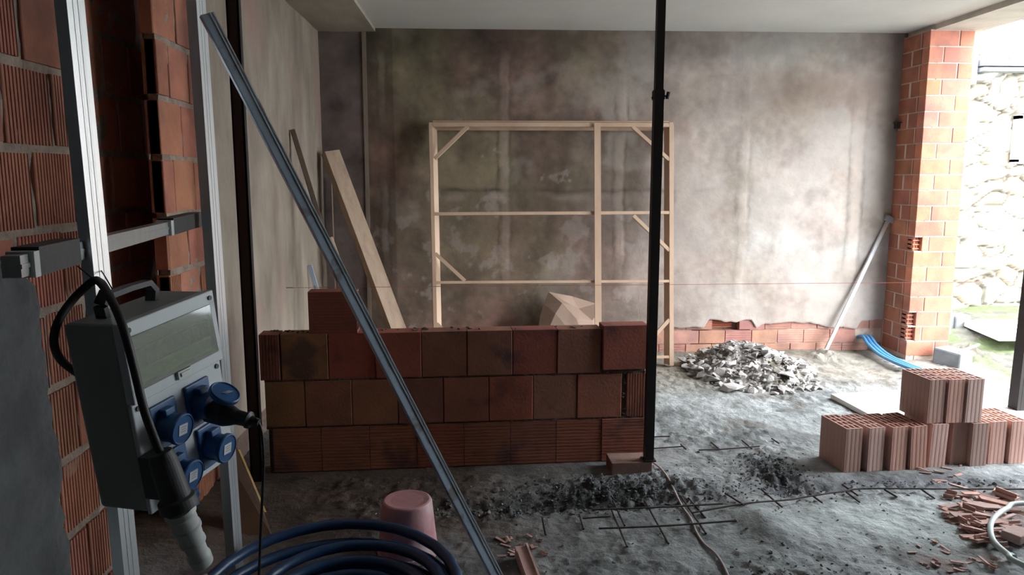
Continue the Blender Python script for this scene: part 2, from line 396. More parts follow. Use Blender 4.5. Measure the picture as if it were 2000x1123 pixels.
# back wall: stained plaster whose broken lower edge shows the bricks behind
def ragged(x):
    z = .215 + .02 * fbm(x, 0, 2, 4, 4) + .035 * fbm(x, 4, 9, 4, 2)
    z += .075 * sstep(1.72, 1.80, x) * sstep(2.32, 2.26, x) * .2
    z += .085 * sstep(2.10, 2.16, x) * sstep(2.62, 2.55, x)
    z += .05 * sstep(2.6, 2.7, x) * sstep(3.3, 3.1, x)
    z += .09 * sstep(3.55, 3.62, x)
    return z if x > 1.5 else .1
SEAMS = [(-.82, .035, .5), (.25, .05, .85), (1.29, .05, .8), (2.42, .055, .8), (3.47, .06, .9)]
def wcol(x, z):
    k = fbm(x * .9, z * 1.4, 40, 5, 1.1); k2 = fbm(x, z, 50, 5, 3.4); k3 = fbm(x, z * .5, 70, 3, .7)
    k4 = fbm(x * 2.4, z, 90, 4, 1.3)
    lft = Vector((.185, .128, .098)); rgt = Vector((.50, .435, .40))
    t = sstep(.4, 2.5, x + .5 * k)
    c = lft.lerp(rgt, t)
    c = c.lerp(Vector((.33, .20, .16)), max(0, min(.85, .2 + 1.8 * k)) * (1 - .6 * t))       # reddish stain
    c = c.lerp(Vector((.24, .20, .125)), max(0, min(.75, 2.0 * k3)) * (1 - .5 * t))             # olive stain
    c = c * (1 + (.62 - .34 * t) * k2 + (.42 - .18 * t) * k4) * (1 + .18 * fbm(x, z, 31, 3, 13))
    pale = sstep(.10, .35, fbm(x + 3, z, 11, 5, 1.5) + .22 * t - .05)
    c = c.lerp(Vector((.52, .47, .435)), pale * (.22 + .4 * t))
    # flaked pale patches around head height and low on the sunny side
    fl_ = sstep(.16, .26, fbm(x, z, 77, 5, 4) - .35 * abs(z - .95) + .02)
    c = c.lerp(Vector((.46, .39, .35)), fl_ * .55)
    # darker band below the ceiling
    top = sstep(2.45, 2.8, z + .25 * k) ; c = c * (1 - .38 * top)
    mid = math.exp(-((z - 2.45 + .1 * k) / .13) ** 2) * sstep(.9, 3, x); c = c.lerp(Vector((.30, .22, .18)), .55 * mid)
    # darker damp cloud near mid height, left of centre, and the two formwork lines
    cl = math.exp(-(((x - .75) / 1.3) ** 2 + ((z - 1.25) / .40) ** 2)); c = c * (1 - .28 * cl * (1 + 1.5 * k2))
    for bx_, bz_, rx_, rz_, a_ in ((2.7, 2.32, 1.0, .16, .42), (3.0, 2.05, .35, .25, .25), (-.3, 1.2, .35, .45, .35), (-.2, 2.2, .5, .1, .3), (3.0, 1.0, .8, .10, .25), (.6, .6, .9, .22, .3), (1.75, 1.9, .25, .35, .22)):
        c = c.lerp(Vector((.20, .145, .115)), a_ * math.exp(-(((x - bx_ + .2 * k) / rx_) ** 2 + ((z - bz_ + .12 * k2) / rz_) ** 2)))
    ln = math.exp(-((z - 1.50 - .03 * fbm(x, 0, 5, 3, 3)) / .018) ** 2) * sstep(-.7, -.3, x) * sstep(2.3, 1.6, x)
    c = c * (1 - .40 * ln * max(0, .8 + 2 * k2))
    c = c.lerp(Vector((.42, .33, .28)), .35 * math.exp(-((z - 1.44) / .035) ** 2) * sstep(-.6, -.3, x) * sstep(1.6, 1.0, x) * max(0, .6 + 2.5 * k2))
    z2 = math.exp(-((z - .98 + .12 * k) / .13) ** 2) * sstep(2.3, 2.6, x); c = c.lerp(Vector((.66, .64, .62)), .5 * z2 * max(0, 1 + 2 * k2))
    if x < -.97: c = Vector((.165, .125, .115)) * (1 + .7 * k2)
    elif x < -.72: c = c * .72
    # shade in the corner beside the pillar, painted into the plaster colour
    shade_ = sstep(3.62, 3.86, x + .06 * k + .05 * k2) * sstep(0, .6, 3.2 - z); c = c.lerp(Vector((.17, .15, .15)), .62 * shade_)
    for sx, sw, st in SEAMS:
        d = abs(x - sx - .03 * fbm(z, sx, 5, 3, 2.5)) + .012 * fbm(x, z, 5, 3, 14); vis = sstep(-.35, .35, fbm(z, sx * 3, 8, 3, 1.3) + .05) * sstep(2.75, 2.6, z) * (sstep(.5, 1.0, z))
        c = c.lerp((c * .5 + Vector((.38, .31, .27)) * .9 * (1 + .3 * t)), .5 * st * vis * sstep(sw, sw * .45, d))
        c = c * (1 - .35 * vis * max(0, .6 + 1.6 * k2) * math.exp(-((d - sw * 1.15) / .012) ** 2))
    return tuple(min(.9, max(.02, v)) for v in c)
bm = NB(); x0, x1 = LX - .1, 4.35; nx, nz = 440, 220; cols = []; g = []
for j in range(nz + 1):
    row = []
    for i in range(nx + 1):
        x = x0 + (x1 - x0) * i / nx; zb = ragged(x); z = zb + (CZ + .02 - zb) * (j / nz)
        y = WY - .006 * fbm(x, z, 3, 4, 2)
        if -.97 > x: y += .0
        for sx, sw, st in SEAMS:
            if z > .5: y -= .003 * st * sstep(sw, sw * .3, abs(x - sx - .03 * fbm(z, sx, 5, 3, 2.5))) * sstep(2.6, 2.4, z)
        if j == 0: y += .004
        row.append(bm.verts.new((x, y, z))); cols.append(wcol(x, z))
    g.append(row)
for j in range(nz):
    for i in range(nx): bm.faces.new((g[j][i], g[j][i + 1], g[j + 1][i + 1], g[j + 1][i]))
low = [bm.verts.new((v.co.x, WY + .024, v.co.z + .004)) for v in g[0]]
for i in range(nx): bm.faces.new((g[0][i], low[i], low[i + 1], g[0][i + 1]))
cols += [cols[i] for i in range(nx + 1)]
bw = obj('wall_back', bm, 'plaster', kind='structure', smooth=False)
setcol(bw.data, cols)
bm, lay = brick_bm()
for k, z in enumerate((-.05, .08, .21, .34, .47)):
    x = 1.2 - (k % 2) * .125
    while x < 3.95:
        hole = (k == 2 and 2.02 < x < 2.45) or (k == 3 and 2.1 < x < 2.2) or (k == 1 and abs(x - 3.66) < .1)
        if not hole or random.random() < .12:
            dp = random.uniform(-.006, .002)
            tn = rtone(.12, 1.25 if k < 2 else 1.1); tn = (tn[0] * 1.15, tn[1] * 1.55, tn[2] * 1.95)
            brick(bm, lay, (x, WY + .022 + dp, z), (1, 0, 0), (0, 0, 1), (0, -1, 0), .243, .121, .1, 'h' if random.random() < .3 else None, 5, tone=tn)
        elif k == 2: brick(bm, lay, (x, WY + .075, z + .01), (1, 0, 0), (0, 0, 1), (0, -1, 0), .2, .09, .05, 'h', 4, .012, tone=(1.2, .9, .8))
        x += .25
obj('exposed_bricks', bm, 'terra', bw)
bm = NB(); sheet(bm, (-1.5, WY + .034, -.06), (1, 0, 0), (0, 0, 1), (0, -1, 0), 3.4, .9, .04, lambda a, b: .006 * fbm(a, b, 3, 3, 12), t=.02)
box(bm, 1.2, 4.3, WY + .12, WY + .3, -.06, 1.0)
sheet(bm, (1.2, WY + .03, -.06), (1, 0, 0), (0, 0, 1), (0, -1, 0), .8, .6, .02, lambda a, b: .008 * fbm(a, b, 3, 3, 15), t=.02)
sheet(bm, (2.56, WY + .03, -.06), (1, 0, 0), (0, 0, 1), (0, -1, 0), 1.7, .6, .02, lambda a, b: .008 * fbm(a, b, 3, 3, 15), t=.02)
obj('mortar', bm, 'palemortar', bw)
bm = NB(); box(bm, -1.9, 4.3, WY + .3, WY + .4, -.06, CZ + .2); obj('wall_back_core', bm, 'grey_render', kind='structure')
# pale vertical screed strip on the back wall
bm = NB(); pts = [PY(710, 62, WY - .012), PY(714, 230, WY - .012), PY(718, 400, WY - .012), PY(722, 630, WY - .012)]
for a, b in zip(pts, pts[1:]): beam(bm, a, b, .034, .02, (0, -1, 0))
obj('trim_3', bm, 'leftplaster', kind='structure')

# brick pillar at the open side
PLX = 3.82; PLW = .385; PFY = 6.30
bm, lay = brick_bm(); mo = NB()
box(mo, PLX + .006, PLX + PLW - .004, PFY + .115, WY + .02, -.05, CZ - .045); box(mo, PLX + .075, PLX + PLW - .004, PFY + .006, PFY + .12, -.05, CZ - .045); box(mo, PLX + .006, PLX + .08, PFY + .006, PFY + .12, -.05, .045)
k = 0; z = .045
while z < CZ - .06:
    h = min(.122, CZ - .05 - z)
    cuts = [(0, .122), (.134, .251)] if k % 2 else [(0, .251), (.263, .122)]
    for a, wd in cuts:
        broken = k in (1, 2, 7) and a == 0
        tn = rtone(.14, 1.45)
        if k > 4: tn = tuple(v * 1.1 for v in tn)  # upper front courses lightened, daylight put into the brick tone
        if broken:
            brick(bm, lay, (PLX + .07, PFY, z), (1, 0, 0), (0, 0, 1), (0, -1, 0), max(.04, wd - .07), h, .12, None, tone=tn)
            brick(bm, lay, (PLX + .004, PFY + .045, z), (1, 0, 0), (0, 0, 1), (0, -1, 0), .08, h, .07, None, tone=tuple(v * .8 for v in tn))
            for q in range(3): brick(bm, lay, (PLX + .004, PFY + .03, z + .012 + q * .037), (1, 0, 0), (0, 0, 1), (0, -1, 0), .07, .012, .08, None, tone=tn)
            for q in range(2): brick(bm, lay, (PLX + .012 + q * .03, PFY + .035, z), (1, 0, 0), (0, 0, 1), (0, -1, 0), .007, h, .08, None, tone=tn)
        else: brick(bm, lay, (PLX + a, PFY + random.uniform(-.003, .002), z), (1, 0, 0), (0, 0, 1), (0, -1, 0), wd, h, .1, None, tone=tn)
    side = [(0, .255), (.267, .135)] if k % 2 else [(0, .13), (.142, .26)]
    for a, wd in side:
        y0 = PFY + (.125 if a == 0 else 0) + a
        if a == 0: wd = max(.02, wd - .125)
        brick(bm, lay, (PLX + random.uniform(-.002, .003), PFY + a + (.105 if a == 0 else 0), z), (0, 1, 0), (0, 0, 1), (-1, 0, 0), wd, h, .05, None, tone=rtone(.14, 1.1))  # side bricks toned darker than the front: shade put into the colour
    box(mo, PLX + .006, PLX + .08, PFY + .006, PFY + .12, z + .1215, z + .134)
    z += .1335; k += 1
pl = obj('wall_right', mo, 'palemortar', kind='structure')
obj('bricks', bm, 'terra', pl)

# near left wall of ribbed hollow bricks, with a vertical niche
bm, lay = brick_bm(); mo = NB()
NY0, NY1, ND = 2.76, 3.44, -1.66
def course(y0, y1, z, X, off, rib=True, hb=.249, base=1.0, t=.11):
    y = y0 - off
    while y < y1 - .02:
        a, b = max(y, y0), min(y + .252, y1)
        if b - a > .03:
            rb = 'v' if rib and random.random() < .8 else None
            gap = random.choice((.008, .016, .028)); dz = random.uniform(-.005, .003)
            brick(bm, lay, (X + random.uniform(-.006, .004), a + gap * .5, z + dz), (0, 1, 0), (0, 0, 1), (1, 0, 0), b - a - gap, hb - random.uniform(0, .006), t, rb, max(3, int((b - a) / .018)), .005, tone=rtone(.16, base))
        y += .252
z = -.118; k = 0
while z < CZ - .02:
    hb = min(.236, CZ - z - .005)
    course(1.2, NY0, z, BX, (.13 if k % 2 else .02), True, hb)
    course(NY1, 3.955, z, BX, (.0 if k % 2 else .13), k < 5, hb, 1.15, t=.05)
    course(NY0 - .1, NY1 + .50, z + .02, ND, (.05 if k % 2 else .17), False, hb, 1.25)
    # outer leaf ends here; added cavity behind it, shaped so the jamb stays dark
    brick(bm, lay, (BX - .065, NY1 + .004, z), (1, 0, 0), (0, 0, 1), (0, -1, 0), .058, hb, .1, None, tone=rtone(.1, 1))
    z += .2615; k += 1
mf = lambda a, b: .004 + .010 * fbm(a, b, 3, 4, 12)
sheet(mo, (BX - .012, 1.2, -.1), (0, 1, 0), (0, 0, 1), (1, 0, 0), NY0 - 1.2, CZ + .1, .03, mf, t=.09)
sheet(mo, (BX - .012, NY1 + .02, -.1), (0, 1, 0), (0, 0, 1), (1, 0, 0), 3.955 - NY1 - .02, CZ + .1, .03, mf, t=.04)
sheet(mo, (ND - .01, NY0 - .1, -.1), (0, 1, 0), (0, 0, 1), (1, 0, 0), NY1 - NY0 + .62, CZ + .1, .06, mf, t=.10)
box(mo, ND, BX - .052, 3.93, 3.955, -.1, CZ)
wl_ = obj('wall_left_brickwork', mo, 'mortar', kind='structure')
obj('bricks', bm, 'terra', wl_)
# grey render that still covers the bricks low down beside the camera, crusted edge
bm = NB(); nz_ = 120; vsL = []
for j in range(nz_ + 1):
    z = -.06 + 2.9 * j / nz_
    ye = 2.40 + .06 * (1 - min(1.2, z)) + .04 * fbm(z, 2, 3, 5, 5) - .21 * sstep(1.22, 1.42, z + .05 * fbm(z, 7, 3, 3, 6))
    row = []
    for i in range(31):
        t = i / 30; y = 1.2 + (ye - 1.2) * t
        x = BX + .030 + .010 * fbm(y, z, 5, 4, 6) - (.018 * max(0, (t - .95) / .05)) + .012 * fbm(y, z, 6, 3, 30) * sstep(.9, 1, t)
        row.append(bm.verts.new((x, y, z)))
    row.append(bm.verts.new((BX - .004, ye - .004, z))); vsL.append(row)
for j in range(nz_):
    for i in range(31): bm.faces.new((vsL[j][i], vsL[j][i + 1], vsL[j + 1][i + 1], vsL[j + 1][i]))
cap = [bm.verts.new((BX - .004, v.co.y, v.co.z)) for v in vsL[-1][:-1]]
for i in range(30): bm.faces.new((vsL[-1][i], cap[i], cap[i + 1], vsL[-1][i + 1]))
obj('wall_left_render', bm, 'grey_render', smooth=False, kind='structure')
bm = NB(); box(bm, -1.9, -1.78, -1.7, 4.0, -.06, CZ); obj('wall_left_core', bm, 'grey_render', kind='structure')

# stone wall of the yard outside, window and lintel in it
OY = 8.5
bm = NB(); nx, nz = 230, 200; cols = []; g = []
for j in range(nz + 1):
    row = []
    for i in range(nx + 1):
        x = 4.2 + 5.2 * i / nx; z = -.1 + 4.4 * j / nz
        q = Vector((x * 3.0 + .5 * fbm(x, z, 3, 2, 2), 0, z * 5.2 + .5 * fbm(x, z, 9, 2, 2)))
        d, p = noise.voronoi(q)
        e = min(1, (d[1] - d[0]) * 3.2); k = fbm(p[0].x * 3.1, p[0].z * 2.7, 1, 1)
        y = OY - .075 * (1 - (1 - e) ** 2) - .04 * k - .012 * fbm(x, z, 1, 3, 9)
        if 6.0 < x < 6.9 and 1.79 < z < 2.36: y = OY + .06
        row.append(bm.verts.new((x, y, z)))
        t = 1 + .45 * k
        c = (t, t * (.97 + .1 * k), t * (.93 + .2 * k)); m_ = .42 if e < .22 else 1
        cols.append(tuple(v * m_ for v in c))
    g.append(row)
for j in range(nz):
    for i in range(nx): bm.faces.new((g[j][i], g[j][i + 1], g[j + 1][i + 1], g[j + 1][i]))
wo = obj('wall_yard', bm, 'stone', kind='structure', smooth=True); setcol(wo.data, cols)
bm = NB()
for a in ((6.24, 6.29, 1.80, 2.33), (6.83, 6.88, 1.80, 2.33), (6.24, 6.88, 1.78, 1.83), (6.24, 6.88, 2.29, 2.34)): box(bm, a[0], a[1], OY - .06, OY + .03, a[2], a[3])
wi = obj('window_1', bm, 'white', kind='structure')
bm = NB(); box(bm, 6.28, 6.84, OY - .02, OY, 1.82, 2.30); obj('pane', bm, 'pane', wi)
bm = NB(); box(bm, 5.66, 7.2, OY - .22, OY - .05, 2.80, 2.84); box(bm, 5.66, 7.2, OY - .20, OY - .05, 2.86, 2.93); obj('trim_4', bm, 'kerb', kind='structure')
bm = NB(); box(bm, 5.60, 5.63, OY - .16, OY - .05, 2.66, 2.95); obj('trim_5', bm, 'kerb', kind='structure')

# ------------------------------------------------------------------ low wall being built
W0 = Vector((-1.12, 3.95, 0)); WU = Vector((2.1, .1, 0)).normalized(); WN = Vector((WU.y, -WU.x, 0)); UZ = Vector((0, 0, 1))
lw = empty('low_brick_wall', W0, label='unfinished low wall of three courses of square red bricks between two steel posts', cat='wall')
TH = .12
def wrow(items, z0, z1, ribs, name):
    bm, lay = brick_bm()
    for it in items:
        u0, u1 = it[:2]; tn = it[2]; a0 = it[3] if len(it) > 3 else 0; r = it[4] if len(it) > 4 else ribs
        dz = it[5] if len(it) > 5 else 0
        k = (u1 - u0)
        nr = 13 if r == 'h' else max(4, int(k / .016))
        brick(bm, lay, W0 + WU * (u0 + .002) + UZ * (z0 + dz) + WN * (a0 + random.uniform(-.002, .003)) , WU, UZ, WN, k - .004, z1 - z0, TH, r, nr, .0035, tone=tn)
    obj('brick_course', bm, 'wallbrick', lw, world=True)
c = lambda r, g, b: (r, g, b)
cut = [0 + 2.087 * i / 8 for i in range(9)]
t1 = [c(1, 1, .9), c(1.0, .95, .9), c(1.05, 1, .85), c(1.1, .85, .8), c(1, .95, .85), c(1.0, .88, .9), c(1.15, .95, .9), c(1.15, .98, .95)]
wrow([(cut[i], cut[i + 1], t1[i]) for i in range(8)], .003, .253, 'h', '')
r2 = [-.03, .182, .433, .683, .932, 1.184, 1.432, 1.682, 1.938]
t2 = [c(.95, 1.15, .8), c(.9, .95, .9), c(1.05, 1.15, .95), c(.8, .8, .9), c(1.05, .95, .9), c(1.2, .85, .8), c(.95, 1.0, 1.0), c(1.2, 1.1, 1.05)]
wrow([(r2[i], r2[i + 1], t2[i]) for i in range(8)] + [(1.965, 2.083, c(1.15, 1, .95), 0, 'v')], .265, .515, None, '')
r3 = [.063, .313, .566, .815, 1.065, 1.316, 1.566, 1.814]
t3 = [c(.9, 1.1, .8), c(1.15, .75, .8), c(1.2, .85, .85), c(.9, .9, .9), c(1.05, 1.1, 1.1), c(1.1, .75, .8), c(1.05, 1.05, 1.1)]
wrow([(-.05, .058, c(.9, .8, .8), 0, 'v')] + [(r3[i], r3[i + 1], t3[i], (0, -.004, .002, .0, .003, 0, .004)[i]) for i in range(7)] + [(1.82, 2.078, c(1.2, .85, .9), .016, None, .018)], .527, .777, None, '')
bm = NB()
def wbox(u0, u1, z0, z1, d0, d1, f=lambda a, b: 0, st=.02):
    sheet(bm, W0 + WU * u0 + UZ * z0 - WN * d0, WU, UZ, WN, u1 - u0, z1 - z0, st, f, t=d1 - d0)
wbox(-.02, 2.07, -.02, .765, .008, .112, lambda a, b: .004 * fbm(a, b, 2, 3, 20), .025)
for z in (.259, .521):
    wbox(-.03, 2.07, z - .008, z + .008, .004, .1, lambda a, b: .007 * fbm(a, b, 5, 4, 18), .008)
for i in range(26):
    u = random.uniform(.3, 2.0)
    chunk(bm, W0 + WU * u - WN * random.uniform(.02, .1) + UZ * .782, random.uniform(.008, .02), .5)
for i in range(10): chunk(bm, W0 + WU * random.uniform(1.944, 1.962) - WN * .01 + UZ * random.uniform(.27, .51), .017, 1)
for i in range(14): chunk(bm, W0 + WU * random.uniform(-.0, .25) - WN * random.uniform(.0, .1) + UZ * .785, random.uniform(.01, .018), .5)
obj('mortar', bm, 'darkmortar', lw, world=True)

# loose brick standing on top of the wall, cells running lengthwise
def hollow(bm, wd, dp, h, nx, ny, wall=.0085, ribs=(7, 13), rd=.002):
    """hollow clay block, cells along z; base at z=0, centred"""
    def lines(L, n):
        cw = (L - wall * (n + 1)) / n; out = [0]
        for i in range(n): out += [out[-1] + wall, out[-1] + wall + cw]
        return [v - L / 2 for v in out + [L]]
    X, Y = lines(wd, nx), lines(dp, ny)
    V = {}
    def v(i, j, z):
        k = (i, j, z)
        if k not in V: V[k] = bm.verts.new((X[i], Y[j], z))
        return V[k]
    for i in range(len(X) - 1):
        for j in range(len(Y) - 1):
            if i % 2 and j % 2:
                for a, b in (((i, j), (i + 1, j)), ((i + 1, j), (i + 1, j + 1)), ((i + 1, j + 1), (i, j + 1)), ((i, j + 1), (i, j))):
                    bm.faces.new((v(*a, 0), v(*b, 0), v(*b, h), v(*a, h)))
            else:
                bm.faces.new((v(i, j, h), v(i + 1, j, h), v(i + 1, j + 1, h), v(i, j + 1, h)))
                bm.faces.new((v(i, j, 0), v(i, j + 1, 0), v(i + 1, j + 1, 0), v(i + 1, j, 0)))
    # ribbed outer skin
    def skin(o, A, N, L, n):
        k = L / n; prof = [(0, 0)]
        for i in range(n):
            s = i * k
            if n > 8 and i in (n // 3, 2 * n // 3): continue
            prof += [(s + k * .3, 0), (s + k * .4, rd), (s + k * .85, rd), (s + k * .95, 0)]
        prof.append((L, 0)); o = Vector(o); A = Vector(A); N = Vector(N)
        a = [bm.verts.new(o + A * s + N * d) for s, d in prof]; b = [bm.verts.new(o + A * s + N * d + Vector((0, 0, h))) for s, d in prof]
        for i in range(len(a) - 1): bm.faces.new((a[i], a[i + 1], b[i + 1], b[i]))
    a, b = wd / 2, dp / 2
    skin((-a, -b, 0), (1, 0, 0), (0, -1, 0), wd, ribs[0]); skin((a, b, 0), (-1, 0, 0), (0, 1, 0), wd, ribs[0])
    skin((-a, b, 0), (0, -1, 0), (-1, 0, 0), dp, ribs[1]); skin((a, -b, 0), (0, 1, 0), (1, 0, 0), dp, ribs[1])
bm = NB(); hollow(bm, .228, .12, .255, 4, 2, .011, (14, 7), .0006)
mt = Matrix(((0, 0, 1, 0), (0, 1, 0, 0), (1, 0, 0, .114), (0, 0, 0, 1)))
bmesh.ops.transform(bm, matrix=mt, verts=bm.verts)
o = obj('hollow_brick', bm, 'topbrick', label='single loose square brick standing on top of the unfinished low wall', cat='brick')
p = W0 + WU * .218 - WN * .062 + UZ * .777
o.location = p; o.rotation_euler = (0, 0, math.atan2(WU.y, WU.x))

bm = NB(); v_ = box(bm, 0, .225, 0, .15, 0, .074)
o = obj('footing_brick', bm, 'flatbrick', bevel=.004, label='small flat brown brick on the soil under the foot of the tall steel prop', cat='brick')
o.location = (.727, 3.835, -.004); o.rotation_euler = (0, 0, .03)

# ------------------------------------------------------------------ steel posts
t = empty('steel_prop', (.938, 3.875, .07), label='tall slim black telescopic steel prop with a side pin at the low wall end', cat='prop')
bm = NB(); box(bm, -.024, .024, -.024, .024, .008, 1.985); obj('lower_tube', bm, 'steel', t)
bm = NB(); box(bm, -.0205, .0205, -.0205, .0205, 1.985, CZ - .07); obj('upper_tube', bm, 'steel', t)
bm = NB(); box(bm, -.035, .035, -.035, .035, 0, .008); obj('base_plate', bm, 'steel', t)
bm = NB(); box(bm, -.027, .027, -.027, .027, 1.935, 1.98); obj('collar', bm, 'steel', t)
bm = NB(); tube(bm, [(-.035, 0, 1.945), (.045, 0, 1.955)], .005, 8); tube(bm, [(.045, 0, 1.94), (.052, -.002, 1.975)], .009, 8); obj('locking_pin', bm, 'steel', t)
t = empty('steel_post', (-1.185, 3.85, -.01), label='dark steel channel post standing by the plastered wall where the low brick wall begins', cat='post')
bm = NB(); box(bm, -.030, .030, -.004, .004, 0, CZ); box(bm, -.030, -.022, -.004, .04, 0, CZ); box(bm, .022, .030, -.004, .04, 0, CZ)
obj('channel', bm, 'steel', t)
q = PZ(1990, 822, 0)
t = empty('timber_post', (3.725, 4.70, -.01), (0, .018, 0), label='dark brown post at the open side, behind the stacked hollow blocks', cat='post')
bm = NB(); box(bm, -.045, .1, -.0, .09, 0, CZ); obj('shaft', bm, 'steel', t)
bm = NB(); box(bm, -.068, -.047, .0, .09, 0, CZ); obj('side_board', bm, 'steel', t)

# ------------------------------------------------------------------ pine frame leaning on the back wall
fb = Vector((.6, 6.14, 0)); ft = Vector((.6, 6.56, 2.11)); fa = (ft - fb).normalized()
FN = Vector((0, -fa.z, fa.y)).normalized()
def FPt(px, py, off=0): return PP(px, py, fb + FN * off, FN)
fr = empty('pine_frame', (.67, 6.2, 0), label='large light pine frame of thin battens with corner braces, leaning against the stained back wall', cat='frame')
bot = ground(1.7, 6.14)
def fbar(name, a, b, wd, th=.022, off=0, m='wood'):
    bm = NB(); beam(bm, FPt(*a, off), FPt(*b, off), wd, th, FN); obj(name, bm, m, fr, world=True)
fbar('upright', (841, 239), (852.5, 727), .030)
fbar('upright', (1311.5, 239), (1312, 714), .036)
fbar('upright', (1167, 240), (1169, 720), .056, .022, .023)
fbar('crossbar', (845, 243), (1307, 244), .034)
fbar('crossbar', (847, 417.5), (1307, 415), .026)
fbar('crossbar', (850, 551.5), (1307, 549), .022)
fbar('crossbar', (851, 700), (1307, 697), .022)
for a, b in (((849, 309), (914, 246)), ((1236, 247), (1308, 312)), ((1238, 421), (1308, 489)), ((850, 495), (908, 548)), ((1272, 664), (1308, 624)), ((853, 632), (890, 668))):
    fbar('brace', a, b, .030, .03, -.002)
def eboard(a, b, inw):
    a, b = FPt(*a, -.024), FPt(*b, -.024); inw = Vector(inw)
    n = (FN + inw * 1.3).normalized(); ax = (b - a).normalized(); s = ax.cross(n).normalized()
    if s.dot(inw) < 0: s = -s
    bm = NB(); beam(bm, a + s * .045, b + s * .045, .09, .02, n); obj('edge_board', bm, 'wood', fr, world=True)
eboard((840, 243), (851, 722), (1, 0, 0)); eboard((1313, 243), (1313, 712), (-1, 0, 0)); eboard((845, 238), (1307, 239), -fa)

# ------------------------------------------------------------------ boards leaning in the corner
def lean(name, p, q, wd, th, n, m, **k):
    bm = NB(); p, q = Vector(p), Vector(q); beam(bm, (0, 0, 0), q - p, wd, th, n)
    o = obj(name, bm, m, bevel=.003, **k); o.location = p; return o
lean('wooden_plank', (-.535, 6.17, .0), (-1.225, 6.50, 1.845), .15, .07, (.75, -.8, .2), 'oldwood', label='thick broad weathered plank leaning into the corner of the plastered walls', cat='plank')
lean('wooden_batten', (-.78, 5.42, 0), (-1.325, 5.55, 1.96), .035, .03, (.3, -1, 0), 'darkwood', label='long thin dark batten leaning on the plastered side wall, casting a line of shade', cat='batten')
lean('wooden_batten', (-.70, 5.52, 0), (-1.10, 5.66, 1.17), .03, .03, (.3, -1, 0), 'wood', label='short light batten leaning close beside the long dark one, above the loose brick', cat='batten')
lean('metal_strip', (-1.09, 5.92, 0), (-1.335, 5.97, .925), .035, .004, (.3, -1, 0), 'galv', label='short grey strip leaning on the side wall just above the loose brick', cat='strip')
lean('thin_rod', (-1.26, 6.62, 0), (-1.27, 6.66, 1.62), .012, .012, (.3, -1, 0), 'oldwood', label='thin upright rod in the wall corner behind the broad weathered plank', cat='rod')
bm = NB()
a = [PY(452, 1075, 3.25), PY(530, 1052, 3.25), PY(514, 1000, 3.40), PY(463, 878, 3.62), PY(430, 870, 3.62)]
a[0].z = a[1].z = -.01
o0 = a[0].copy()
fr1 = [bm.verts.new(p - o0) for p in a]; bk = [bm.verts.new(p - o0 + Vector((-.004, .016, 0))) for p in a]
bm.faces.new(fr1); bm.faces.new(bk[::-1])
for i in range(5): bm.faces.new((fr1[i], fr1[(i + 1) % 5], bk[(i + 1) % 5], bk[i]))
o = obj('plywood_offcut', bm, 'ply', label='brown plywood offcut with a yellow slanting edge, propped near the dark channel post', cat='board'); o.location = o0
bm = NB(); beam(bm, a[2] - o0 + Vector((.003, -.001, 0)), a[3] - o0 + Vector((.003, -.001, 0)), .006, .018, (0, -1, 0)); obj('edge', bm, 'plyedge', o)['label'] = 'bright yellow sawn edge'

# ------------------------------------------------------------------ kraft paper sack behind the low wall
bm = NB(); Yb = 6.30
def pk(px, py, Y=Yb): return PY(px, py, Y)
A = pk(1071.5, 570, 6.50); B = pk(1062, 593, 6.47); Cc = pk(1055, 617, 6.43); D = Vector((pk(1050, 640, 6.4).x - .05, 6.28, .0))
E_ = pk(1157, 626, 6.42); Fv = Vector((E_.x + .02, 6.25, .0)); G = pk(1117, 578.5, 6.58); Hh = pk(1164, 593, 6.60); I = pk(1168, 609, 6.50); J = Vector((I.x + .04, 6.45, 0))
mid1 = pk(1098, 592, 6.40); mid2 = pk(1085, 612, 6.36); mid3 = pk(1125, 622, 6.37)
V = {n: bm.verts.new(p) for n, p in dict(A=A, B=B, C=Cc, D=D, E=E_, F=Fv, G=G, H=Hh, I=I, J=J, m1=mid1, m2=mid2, m3=mid3).items()}
K = V['A'].co.lerp(V['E'].co, .5); V['k'] = bm.verts.new(K + Vector((.01, .01, .005)))
V['n'] = bm.verts.new(pk(1130, 603, 6.55))
for f in ('A B m1', 'B C m2', 'B m2 m1', 'C D m2', 'D F m2', 'm2 F m3', 'm1 m2 m3', 'A m1 k', 'k m1 m3', 'k m3 E', 'E m3 F', 'A k n', 'A n G', 'G n H', 'n I H', 'k E n', 'n E I', 'E F I', 'F J I'):
    bm.faces.new([V[x] for x in f.split()])
Kb = bm.verts.new((D.x + .05, 6.6, 0)); Jb = bm.verts.new((J.x, 6.64, 0))
for f in ((V['A'], V['G'], Kb), (V['B'], V['A'], Kb), (V['C'], V['B'], Kb), (V['D'], V['C'], Kb), (V['G'], V['H'], Jb, Kb), (V['H'], V['I'], Jb), (V['I'], V['J'], Jb)): bm.faces.new(f)
o = obj('paper_sack', bm, 'paper', label='crumpled brown kraft paper sack folded over behind the low wall, below the pine frame', cat='sack')

